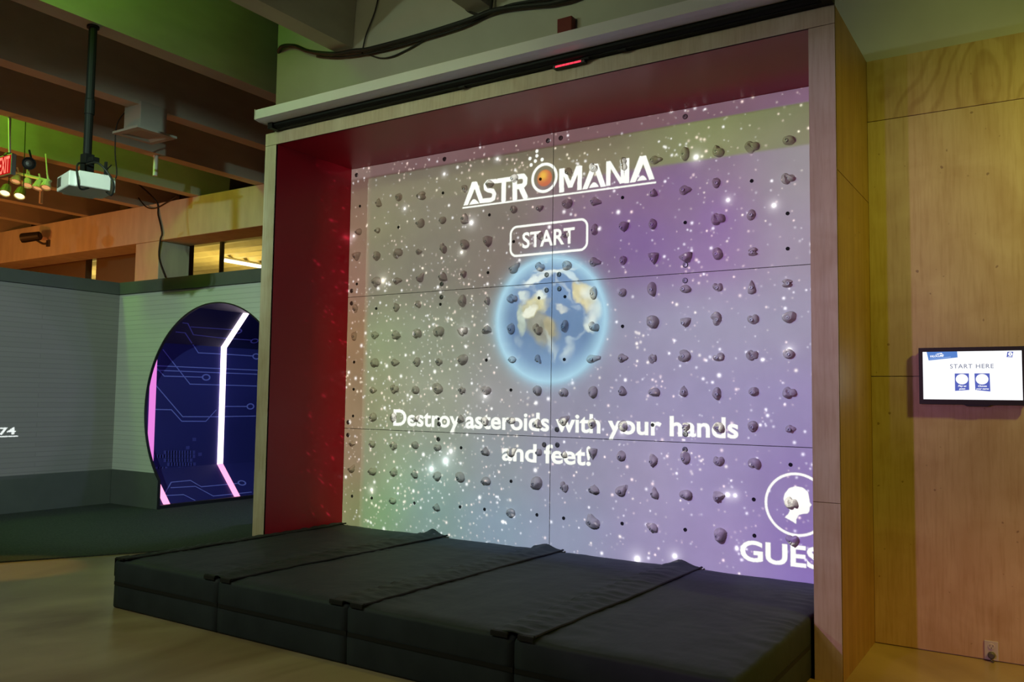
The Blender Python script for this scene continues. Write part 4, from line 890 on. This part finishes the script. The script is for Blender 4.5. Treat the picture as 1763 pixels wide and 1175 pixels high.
def flap(x0, x1, y0, y1, seed, parent, bump=0.0, name='cover_flap', m='flap', lift=0.004, slant=0.0):
    bm = bmesh.new(); nx, ny = 12, 96; th = 0.004; T, Bm = {}, {}
    for i in range(nx+1):
        for j in range(ny+1):
            u, v = i/nx, j/ny; y = y0+(y1-y0)*v; x = x0+(x1-x0)*u + slant*(v-0.0) + 0.006*mnoise.noise(Vector((seed, y*2.2, 2.0)))
            z = MH + lift + mat_height(x, y, seed)*0.6 + wrinkle(x, y, SEAMS)*0.8 + 0.006*math.exp(-((u-0.45)/0.2)**2) + bump*math.exp(-(1-v)/0.05)*math.exp(-((u-0.4)/0.3)**2)
            z += 0.0034*math.sin(58*y+2*u+seed+3*mnoise.noise(Vector((u, y*2, seed))))*(1-0.7*u)
            T[i, j] = bm.verts.new((x, y, z)); Bm[i, j] = bm.verts.new((x, y, z-th))
    for i in range(nx):
        for j in range(ny):
            bm.faces.new((T[i, j], T[i+1, j], T[i+1, j+1], T[i, j+1])); bm.faces.new((Bm[i, j], Bm[i, j+1], Bm[i+1, j+1], Bm[i+1, j]))
    for i in range(nx):
        bm.faces.new((T[i, 0], Bm[i, 0], Bm[i+1, 0], T[i+1, 0])); bm.faces.new((T[i, ny], T[i+1, ny], Bm[i+1, ny], Bm[i, ny]))
    for j in range(ny):
        bm.faces.new((T[0, j], T[0, j+1], Bm[0, j+1], Bm[0, j])); bm.faces.new((T[nx, j], Bm[nx, j], Bm[nx, j+1], T[nx, j+1]))
    f = obj(name, bm, MT[m], parent, smooth=True)
    edge = [Vector(T[nx, 0].co)] if False else None
    return f
def flap_edge(x0, x1, y0, y1, seed, parent, slant):
    bm = bmesh.new(); pts = []
    for j in range(25):
        v = j/24; y = y0+(y1-y0)*v; x = x1+slant*v+0.006*mnoise.noise(Vector((seed, y*2.2, 2.0)))
        pts.append((x, y, MH+0.006+mat_height(x, y, seed)*0.6+wrinkle(x, y, SEAMS)*0.8))
    tube(bm, pts, 0.0065, 6, True, 2)
    obj('edge_binding', bm, MT['binding'], parent)
WHICH = ['leftmost', 'second from the left', 'third from the left', 'rightmost']
for k in range(4):
    x0, x1 = SEAMS[k]+0.0025, SEAMS[k+1]-0.0025
    if k == 0: x0 = 0.004
    t = thing('crash_mat', ((x0+x1)/2, -1.03, 0), 'charcoal vinyl crash mat, %s of the four before the wall' % WHICH[k], 'mat', 'crash mats before the climbing wall')
    mat_body(x0, x1, 3.1+k*7, 'cushion', t, -0.045 if k == 0 else None)
    fx0 = -0.044 if k == 0 else x0
    bandl = [(fx0+0.001, x1-0.001, -2.0545, -2.047, 0.149, 0.171)]
    if k == 3: bandl.append((x1-0.005, x1+0.001, -2.05, -0.02, 0.149, 0.171))
    if k == 0: bandl.append((fx0-0.002, fx0+0.004, -2.052, -1.90, 0.149, 0.171))
    boxes('seam_band', bandl, MT['binding'], t)
    if k < 3:
        s = SEAMS[k+1]
        a, b, sl_ = s-0.135, s+0.105, 0.05
        flap(a, b, -2.045, -0.022, k*3.3, t, 0.03, slant=sl_); flap_edge(a, b, -2.045, -0.022, k*3.3, t, sl_)
        for u0, u1 in ((a+0.005, a+0.10), (s+0.02, b)):
            boxes('hook_tab', [(u0, u1, -2.056, -2.028, MH-0.006, MH+0.0065)], MT['binding'], t, bev=0.003)
            boxes('hook_tab', [(u0, u1, -2.0575, -2.0535, MH-0.018, MH+0.002)], MT['binding'], t, bev=0.002)
    if k == 0:
        flap(-0.022, 0.075, -2.045, -0.03, 9.1, t, 0.0, slant=-0.0); flap_edge(-0.03, 0.078, -2.045, -0.03, 9.1, t, 0.0)
        boxes('hook_tab', [(-0.03, 0.05, -2.06, -1.97, MH-0.004, MH+0.010)], MT['binding'], t, bev=0.003)
        bm = bmesh.new(); prism(bm, [(-2.05, MH), (-1.72, MH), (-1.80, MH-0.02), (-2.05, MH-0.115)], (-0.054, -0.050), lambda u, v, w: (w, u, v))
        obj('corner_flap', bm, MT['binding'], t)

# ================================================================== CASING, LED BOARD, BOX, CABLES ABOVE THE FRAME
t = thing('screen_casing', (2.1, -0.95, 3.5), 'long white casing with a black roller along the top of the climbing wall', 'casing')
bm = bmesh.new()
prism(bm, [(-1.05, 3.552), (-1.05, 3.625), (-0.80, 3.625), (-0.80, 3.555), (-0.93, 3.545), (-1.01, 3.545)], (-0.03, 4.27), lambda u, v, w: (w, u, v))
obj('housing', bm, MT['white'], t)
for x in (-0.034, 4.27):
    bm = bmesh.new(); prism(bm, [(-1.055, 3.55), (-1.055, 3.63), (-0.795, 3.63), (-0.795, 3.54), (-1.01, 3.54)], (x, x+0.006), lambda u, v, w: (w, u, v))
    obj('end_cap', bm, MT['white'], t)
bm = bmesh.new(); tube(bm, [(0.01, -0.905, 3.536), (4.24, -0.905, 3.536)], 0.029, 14, False); obj('roller', bm, MT['blackm'], t)
boxes('bottom_bar', [(0.02, 4.235, -0.90, -0.84, 3.502, 3.53)], MT['blackm'], t, bev=0.004)
boxes('roller_bracket', [(x, x+0.05, -0.95, -0.84, 3.500, 3.55) for x in (0.0, 4.20)], MT['blackm'], t)
boxes('clip', [(x, x+0.05, -0.902, -0.872, 3.493, 3.506) for x in (1.83, 2.77, 3.02)], MT['blackm'], t)
t = thing('led_sign', (2.675, -0.885, 3.47), 'thin red LED strip display glowing under the black roller', 'display')
boxes('sign_body', [(2.565, 2.79, -0.898, -0.862, 3.479, 3.501)], MT['black'], t, bev=0.002)
RED = glow('led_red', (1.0, 0.03, 0.06), 2.2)
for a, b in ((2.584, 2.628), (2.632, 2.655), (2.659, 2.684), (2.688, 2.712), (2.716, 2.764)):
    boxes('led_segment', [(a, b, -0.9005, -0.897, 3.483, 3.493)], RED, t)
t = thing('red_alarm_box', (2.15, 0.0, 4.17), 'small dark red box fixed to the wall above the white casing', 'alarm box')
boxes('cover', [(2.088, 2.212, -0.02, 0.048, 4.06, 4.262)], MT['redbox'], t, bev=0.006)
boxes('mounting_plate', [(2.094, 2.206, 0.044, 0.05, 4.066, 4.256)], MT['redbox'], t)
def cable(pts, r, label, n=8):
    bm = bmesh.new(); tube(bm, pts, r, n); o = obj('cable', bm, MT['cable'], None, smooth=True); return tag(o, label, 'cable')
cable([(-1.30, 0.35, 4.66), (-1.0, 0.02, 4.71), (-0.80, 0.01, 4.70), (-0.55, -0.02, 4.58), (-0.22, -0.02, 4.488), (0.0, -0.015, 4.470), (0.205, -0.015, 4.445), (0.72, -0.015, 4.44), (1.21, -0.015, 4.452), (1.5, -0.015, 4.475), (1.77, -0.015, 4.445), (2.2, -0.015, 4.40), (3.0, -0.015, 4.5)], 0.019, 'thick black cable sagging along the pale wall above the casing')
cable([(-0.5, 0.03, 4.54), (-0.2, 0.02, 4.465), (0.2, 0.022, 4.420), (0.7, 0.02, 4.415), (1.2, 0.02, 4.43), (1.6, 0.02, 4.50), (2.1, 0.02, 4.47), (3.0, 0.02, 4.54)], 0.011, 'thinner black cable running just under the thick sagging cable')
cable([(0.12, 0.03, 4.43), (0.28, 0.03, 4.36), (0.42, 0.03, 4.345), (0.58, 0.03, 4.37), (0.80, 0.03, 4.42)], 0.007, 'thin black wire drooping in a short loop below the cables')
cable([(0.06, 0.03, 4.43), (0.10, 0.03, 4.60), (0.22, 0.03, 4.85), (0.28, 0.03, 5.2)], 0.006, 'thin dark wire rising from the cables up the wall')
cable([(1.16, 0.0, 4.72), (1.22, 0.0, 4.56), (1.36, 0.0, 4.48), (1.46, 0.0, 4.50), (1.5, 0.0, 4.8)], 0.010, 'black cable looping under the beam end at the top edge')
bm = bmesh.new(); tube(bm, [(-1.12, 0.40, 4.30), (-1.14, 0.30, 4.42), (-1.10, 0.2, 4.62)], 0.075, 12); tag(obj('pipe_elbow', bm, MT['vent'], None, True), 'grey pipe elbow at the left edge of the pale wall', 'pipe')

# ================================================================== TOUCH SCREEN AND OUTLET
t = thing('touch_screen', (4.785, 0.02, 1.56), 'black-framed touch screen on the plywood wall showing START HERE', 'screen')
X0, X1, Z0, Z1, YS = 4.517, 5.054, 1.403, 1.727, -0.004
boxes('case', [(X0+0.01, X1-0.01, 0.002, 0.036, Z0+0.01, Z1-0.01)], MT['black'], t)
sx0, sx1, sz0, sz1 = 4.5385, 5.030, 1.431, 1.7035
boxes('bezel', [(X0, sx0, YS, 0.012, Z0, Z1), (sx1, X1, YS, 0.012, Z0, Z1), (sx0, sx1, YS, 0.012, sz1, Z1), (sx0, sx1, YS, 0.012, Z0, sz0)], MT['black'], t)
bm = bmesh.new(); prism(bm, [(4.74, Z0), (4.76, Z0-0.010), (4.86, Z0-0.010), (4.88, Z0)], (YS+0.002, 0.01), lambda u, v, w: (u, w, v)); obj('sensor_bar', bm, MT['black'], t)
boxes('display', [(sx0, sx1, YS+0.003, YS+0.006, sz0, sz1)], glow('screen_white', (0.95, 0.97, 1.0), 1.15), t)
SW, SH = sx1-sx0, sz1-sz0
def scr(u, v, w=0.0): return (sx0+u*SW, YS+0.0028-w, sz1-v*SH)
def sq(name, poly, m, lay=0.0):
    bm = bmesh.new(); bm.faces.new([bm.verts.new(scr(u, v, lay)) for u, v in poly]); return obj(name, bm, m, t)
SB = glow('screen_blue', (0.10, 0.23, 0.62), 1.0); SV = glow('screen_violet', (0.10, 0.13, 0.50), 1.0); SWt = glow('screen_glyph_white', (0.95, 0.97, 1.0), 1.1); SD = glow('screen_glyph_grey', (0.16, 0.17, 0.26), 1.0)
sq('banner', [(0.042, 0.0), (0.361, 0.0), (0.365, 0.125), (0.062, 0.183)], SB)
def stext(name, body, u0, u1, vb, cap, m, off=0.0, lay=0.0004, sp=1.0, skew=0.0, rise=0.0):
    V, T = fit_text(body, 0.0, u1-u0, 0.0, cap, off, sp)
    V2 = [(u0+x+skew*y, vb-y-rise*x) for x, y in V]
    return text_obj(name, V2, T, m, lambda u, v: scr(u, v, lay), t)
stext('banner_text', 'VALOCLIMB', 0.072, 0.218, 0.118, 0.045, SWt, 0.03, skew=0.15, rise=0.10)
bm = bmesh.new()
for poly in ([(0.135, 0.055), (0.165, 0.032), (0.185, 0.045), (0.165, 0.052)], [(0.172, 0.030), (0.200, 0.022), (0.212, 0.055), (0.192, 0.048)]):
    bm.faces.new([bm.verts.new(scr(u, v, 0.0004)) for u, v in poly])
obj('banner_emblem', bm, SWt, t)
sq('banner_line', [(0.072, 0.148), (0.295, 0.108), (0.295, 0.116), (0.072, 0.156)], glow('screen_pale_blue', (0.45, 0.60, 0.92), 1.0), 0.0004)
stext('title', 'START HERE', 0.285, 0.725, 0.352, 0.088, SD, 0.004, 0.0, 1.15)
def circ2(cu, cv, ru, rv, n=28): return [(cu+ru*math.cos(2*PI*k/n), cv+rv*math.sin(2*PI*k/n)) for k in range(n)]
for poly, cu, l1, l2 in (([(0.331, 0.458), (0.476, 0.458), (0.476, 0.800), (0.331, 0.822)], 0.404, 'Play as', 'guest'), ([(0.531, 0.458), (0.683, 0.458), (0.687, 0.830), (0.537, 0.800)], 0.607, 'Choose', 'your name')):
    sq('card', poly, SV); sq('card_disc', circ2(cu, 0.578, 0.063, 0.108), SWt, 0.0004)
    w1 = 0.082 if l1 == 'Play as' else 0.088; w2 = 0.062 if l2 == 'guest' else 0.125
    stext('card_text', l1, cu-w1/2, cu+w1/2, 0.735, 0.036, SWt, 0.03, skew=0.12)
    stext('card_text', l2, cu-w2/2, cu+w2/2, 0.790, 0.034, SWt, 0.03, skew=0.12)
sq('corner_icon', [(0.862, 0.022), (0.920, 0.022), (0.908, 0.142), (0.853, 0.132)], SV)
sq('icon_disc', circ2(0.890, 0.070, 0.021, 0.040), SWt, 0.0004); sq('icon_center', circ2(0.890, 0.070, 0.006, 0.012, 10), SV, 0.0008)
sq('icon_line', [(0.866, 0.118), (0.905, 0.122), (0.904, 0.132), (0.865, 0.128)], SWt, 0.0004)

t = thing('wall_outlet', (4.849, 0.03, 0.055), 'white duplex wall outlet with a dark plug, low on the plywood', 'outlet')
boxes('cover_plate', [(4.815, 4.883, 0.030, 0.036, 0.004, 0.108)], MT['outlet'], t, bev=0.003)
for cz in (0.078, 0.034):
    bm = bmesh.new(); lathe(bm, [(0.0165, 0), (0.0165, 0.003), (0.015, 0.004)], (4.849, 0.031, cz), (0, -1, 0), 18); obj('receptacle', bm, MT['outlet'], t)
boxes('slot', [(4.8405, 4.8425, 0.0260, 0.0275, 0.078, 0.088), (4.8555, 4.8575, 0.0260, 0.0275, 0.078, 0.088), (4.847, 4.851, 0.0260, 0.0275, 0.068, 0.073)], MT['hole'], t)
bm = bmesh.new(); lathe(bm, [(0.018, 0), (0.019, 0.004), (0.018, 0.018), (0.012, 0.024)], (4.849, 0.027, 0.034), (0, -1, 0), 18)
tube(bm, [(4.849, 0.012, 0.022), (4.849, 0.008, 0.008), (4.86, -0.005, 0.004)], 0.0045, 8); obj('plug', bm, MT['plug'], t)

# ================================================================== CEILING FITTINGS AT THE LEFT
# hanging projector
t = thing('ceiling_projector', (-1.6, -1.47, 3.15), 'white projector hanging from the ceiling on a black pole', 'projector')
rz = Matrix.Rotation(math.radians(-14), 4, 'Z'); pc = Vector((-1.60, -1.47, 3.135))
bm = bmesh.new(); bmesh.ops.create_cube(bm, size=1.0)
for v in bm.verts: v.co = Vector((v.co.x*0.44, v.co.y*0.36, v.co.z*0.125))
top = [e for e in bm.edges if abs(e.verts[0].co.z-e.verts[1].co.z) > 0.05]
bmesh.ops.bevel(bm, geom=top, offset=0.055, segments=4, affect='EDGES')
bmesh.ops.bevel(bm, geom=[e for e in bm.edges], offset=0.006, segments=1, affect='EDGES')
bmesh.ops.transform(bm, matrix=Matrix.Translation(pc) @ rz, verts=bm.verts); obj('body', bm, MT['white'], t)
def loc_boxes(name, lst, m):
    bm = bmesh.new()
    for b in lst: box(bm, *b)
    bmesh.ops.transform(bm, matrix=Matrix.Translation(pc) @ rz, verts=bm.verts); return obj(name, bm, m, t)
loc_boxes('vent_grille', [(-0.14+0.016*i, -0.132+0.016*i, -0.184, -0.179, -0.035, 0.045) for i in range(6)], MT['darksteel'])
bm = bmesh.new(); lathe(bm, [(0.045, 0), (0.045, 0.03), (0.034, 0.034), (0.03, 0.012), (0.001, 0.016)], (-0.215, 0.05, 0.0), (-1, 0, 0), 18)
bmesh.ops.transform(bm, matrix=Matrix.Translation(pc) @ rz, verts=bm.verts); obj('lens', bm, MT['black'], t)
bm = bmesh.new(); tube(bm, [(-1.665, -1.44, 4.535), (-1.625, -1.46, 3.27)], 0.034, 14, False); obj('pole', bm, MT['blackm'], t)
bm = bmesh.new(); lathe(bm, [(0.04, 0), (0.04, 0.12), (0.036, 0.13)], (-1.637, -1.452, 3.75), (0, 0, 1), 14); obj('pole_collar', bm, MT['blackm'], t)
bm = bmesh.new(); lathe(bm, [(0.05, 0), (0.05, 0.02)], (-1.665, -1.44, 4.509), (0, 0, 1), 14); obj('ceiling_plate', bm, MT['blackm'], t)
boxes('ceiling_mount', [(-1.72, -1.53, -1.54, -1.38, 3.205, 3.235), (-1.66, -1.58, -1.50, -1.42, 3.235, 3.40), (-1.57, -1.49, -1.49, -1.43, 3.32, 3.36)], MT['blackm'], t, bev=0.004)
bm = bmesh.new(); tube(bm, [(-1.60, -1.47, 3.32), (-1.48, -1.62, 3.26), (-1.40, -1.66, 3.12), (-1.44, -1.6, 3.05), (-1.42, -1.48, 3.12)], 0.008, 6)
tube(bm, [(-1.56, -1.5, 3.3), (-1.38, -1.5, 3.28), (-1.30, -1.42, 3.14), (-1.38, -1.38, 3.04), (-1.46, -1.42, 3.13), (-1.38, -1.45, 3.20)], 0.008, 6)
boxes('antenna', [(-1.47, -1.445, -1.40, -1.385, 3.22, 3.33)], MT['black'], t)
obj('signal_cable', bm, MT['cable'], t, True)
cable([(-3.28, -0.05, 4.532), (-3.55, -0.02, 4.40), (-3.60, 0.0, 4.1), (-3.55, 0.0, 3.86), (-3.58, 0.0, 3.78), (-3.70, 0.0, 3.80), (-3.74, 0.0, 3.90), (-3.66, 0.0, 3.95)], 0.007, 'thin dark wire hanging in a loop to the right of the projector')
# air diffuser below a beam
t = thing('air_diffuser', (-3.2, 0.1, 4.3), 'square grey air diffuser on a short duct under a dark beam', 'vent')
boxes('duct', [(-3.36, -3.06, -0.06, 0.26, 4.25, 4.56)], MT['vent'], t, bev=0.004)
bm = bmesh.new(); c = [(-3.44, -0.14), (-2.98, -0.14), (-2.98, 0.34), (-3.44, 0.34)]
ins_ = [(-3.38, -0.08), (-3.04, -0.08), (-3.04, 0.28), (-3.38, 0.28)]
vo = [bm.verts.new((x, y, 4.235)) for x, y in c]; vt = [bm.verts.new((x, y, 4.26)) for x, y in c]; vi = [bm.verts.new((x, y, 4.235)) for x, y in ins_]; vn = [bm.verts.new((x*0.5-1.605, y*0.5+0.05, 4.258)) for x, y in ins_]
for i in range(4):
    k = (i+1) % 4
    bm.faces.new((vo[i], vo[k], vt[k], vt[i])); bm.faces.new((vo[i], vi[i], vi[k], vo[k])); bm.faces.new((vi[i], vn[i], vn[k], vi[k]))
bm.faces.new(vn); bm.faces.new(vt[::-1]); obj('face_plate', bm, MT['vent'], t)
# exit sign
t = thing('exit_sign', (-4.75, -0.55, 3.95), 'red EXIT sign in a grey box hanging from a thin rod', 'sign')
boxes('sign_box', [(-4.95, -4.618, -0.60, -0.545, 3.835, 4.075)], MT['grey_metal'], t, bev=0.006)
boxes('lit_face', [(-4.94, -4.63, -0.604, -0.60, 3.85, 4.06)], glow('exit_red', (0.55, 0.012, 0.01), 0.9), t)
V, T_ = fit_text('EXIT', -4.872, -4.648, 3.865, 0.185, 0.015, 1.0)
text_obj('exit_letters', V, T_, glow('exit_letter', (1.0, 0.20, 0.13), 1.6), lambda u, v: (u, -0.6055, v), t)
bm = bmesh.new(); tube(bm, [(-4.80, -0.56, 4.53), (-4.76, -0.55, 4.07)], 0.013, 8, False); obj('rod', bm, MT['white'], t)
bm = bmesh.new(); lathe(bm, [(0.07, 0), (0.05, 0.03)], (-4.76, -0.55, 4.073), (0, 0, 1), 12); obj('canopy', bm, MT['black'], t)
# track lights
t = thing('light_track', (-6.4, 0.5, 4.3), 'green-lit lighting track with thin hanger rods behind the EXIT sign', 'track')
bm = bmesh.new(); tube(bm, [(-6.75, 0.42, 4.40), (-5.93, 0.55, 4.18)], 0.022, 6, False); obj('rail', bm, MT['white'], t)
bm = bmesh.new(); tube(bm, [(-6.42, 0.5, 4.54), (-6.40, 0.48, 4.31)], 0.010, 6, False); tube(bm, [(-6.03, 0.52, 4.56), (-5.98, 0.54, 4.2)], 0.010, 6, False); obj('hanger_rod', bm, MT['white'], t)
def spot(p, d, label, m, lit=None, s=1.0, hang=0.14):
    t = thing('spotlight', p, label, 'spotlight', 'spotlights near the exit sign'); d = Vector(d).normalized(); p = Vector(p)
    bm = bmesh.new(); lathe(bm, [(0.030*s, -0.07*s), (0.045*s, -0.05*s), (0.062*s, 0.03*s), (0.066*s, 0.06*s), (0.055*s, 0.06*s), (0.04*s, 0.03*s)], p, d, 14); obj('can', bm, m, t)
    bm = bmesh.new(); tube(bm, [p+Vector((0, 0, max(hang, 0.15*s))), p+Vector((0, 0.03*s, 0.05*s)), p-d*0.05*s], (0.012*s if hang < 0.3 else 0.006), 6, False); obj('stem', bm, m if hang < 0.3 else MT['blackm'], t)
    bm = bmesh.new(); lathe(bm, [(0.052*s, 0.0), (0.03*s, 0.012*s), (0.001, 0.016*s)], p+d*0.045*s, d, 14); obj('lens', bm, lit or MT['grey_metal'], t)
WARM = glow('lamp_warm', (1.0, 0.80, 0.38), 2.2); DIMW = glow('lamp_dim', (1.0, 0.45, 0.16), 0.8)
spot((-6.60, 0.45, 4.29), (0.2, -0.3, -0.9), 'small green-lit spotlight nearest the EXIT sign on the track', MT['white'], DIMW)
spot((-6.40, 0.50, 4.22), (0.3, -0.3, -0.9), 'small spotlight second from the EXIT sign on the track', MT['white'], DIMW)
spot((-6.13, 0.50, 4.15), (0.1, -0.3, -0.9), 'small green-lit spotlight third from the EXIT sign on the track', MT['white'], DIMW)
spot((-5.97, 0.52, 4.14), (0.3, -0.3, -0.9), 'small spotlight at the right end of the track', MT['white'], DIMW)
spot((-5.94, 0.0, 3.95), (0.35, -0.35, -0.85), 'round brass spotlight shining warm, left of its twin below the EXIT sign', MT['brass'], WARM, 1.1, 1.51)
spot((-5.58, 0.0, 3.87), (0.35, -0.35, -0.85), 'round brass spotlight shining warm, right of its twin below the EXIT sign', MT['brass'], WARM, 1.1, 1.59)
spot((-4.545, -0.45, 3.975), (1, -0.4, -0.1), 'dark round spotlight at the right side of the EXIT sign', MT['blackm'], MT['darksteel'], 1.1)
bm = bmesh.new(); tube(bm, [(-4.72, 1.26, 4.535), (-4.72, 1.26, 4.26)], 0.03, 8, False); tag(obj('hanger_stub', bm, MT['white']), 'short pale pipe stub hanging from a beam above the girder', 'pipe')
bm = bmesh.new(); tube(bm, [(-7.78, 1.41, 4.535), (-7.78, 1.41, 4.27)], 0.028, 8, False); tag(obj('hanger_stub', bm, MT['white']), 'short pipe stub hanging from the beam below the spotlights', 'pipe')
# camera on the girder
t = thing('security_camera', (-10.1, 2.9, 4.15), 'dark bullet security camera on a bracket on the girder', 'camera')
bm = bmesh.new(); d = Vector((-0.80, -0.58, -0.16)).normalized(); lathe(bm, [(0.06, -0.17), (0.08, -0.15), (0.09, 0.14), (0.085, 0.17), (0.07, 0.17), (0.05, 0.13)], Vector((-10.50, 2.70, 4.225)), d, 14); obj('body', bm, MT['black'], t)
boxes('bracket', [(-10.44, -10.36, 2.94, 2.9775, 4.08, 4.20)], MT['darksteel'], t); bm = bmesh.new(); tube(bm, [(-10.40, 2.95, 4.14), (-10.40, 2.86, 4.12), (-10.43, 2.76, 4.17)], 0.02, 8); obj('arm', bm, MT['darksteel'], t)
cable([(-7.22, 2.5, 4.86), (-7.16, 2.93, 4.56), (-7.11, 2.955, 4.32), (-6.99, 2.955, 4.02), (-7.02, 2.95, 3.89), (-7.07, 2.98, 3.6), (-7.05, 3.1, 3.3)], 0.014, 'dark wire falling over the girder face down the column')
cable([(-7.72, 2.93, 4.74), (-7.45, 2.94, 4.50), (-7.2, 2.95, 4.44), (-6.9, 2.95, 4.50), (-6.6, 2.95, 4.58)], 0.010, 'thin dark wire swagged along the top of the girder')

# ---- light of the hanging projector on the left partition, with its writing
u0, u1, v0, v1 = -1.6, 2.15, -2.75, -0.35
hh, ww = 480, 750
PL2 = (-2.02, -1.40, 3.13)
PRx = (u1-u0)/ww
MASK = np.zeros((hh, ww)); XX, ZZ = np.meshgrid(u0+(np.arange(ww)+.5)*PRx, v0+(np.arange(hh)+.5)*PRx); PX0, PZ0, PR, IW, IH = u0, v0, PRx, ww, hh
fill_text(*fit_text('a 74', -0.56-PL2[1], -0.235-PL2[1], 0.912-PL2[2], 0.078, 0.03, 1.0))
stroke([(-1.2-PL2[1], 0.888-PL2[2]), (-0.212-PL2[1], 0.888-PL2[2])], 0.012)
ed = np.sqrt(((XX-0.55)/1.45)**2 + ((ZZ+1.75)/1.35)**2)
base = np.clip((1.0-ed)/0.13, 0, 1)[..., None]*np.array((0.016, 0.013, 0.020)) + 0.003
img = base*(1-MASK[..., None]) + MASK[..., None]*np.array((1.3, 1.5, 1.45))
dist2 = PL2[0]-XL
img = img/0.42/((dist2/np.sqrt(dist2**2+XX**2+ZZ**2))**3)[..., None]
projector_lamp('partition_projector_light', PL2, (PI/2, 0, PI/2), img.astype(np.float32), u0, u1, v0, v1, dist2, 4*PI*PI*dist2*dist2, 120)
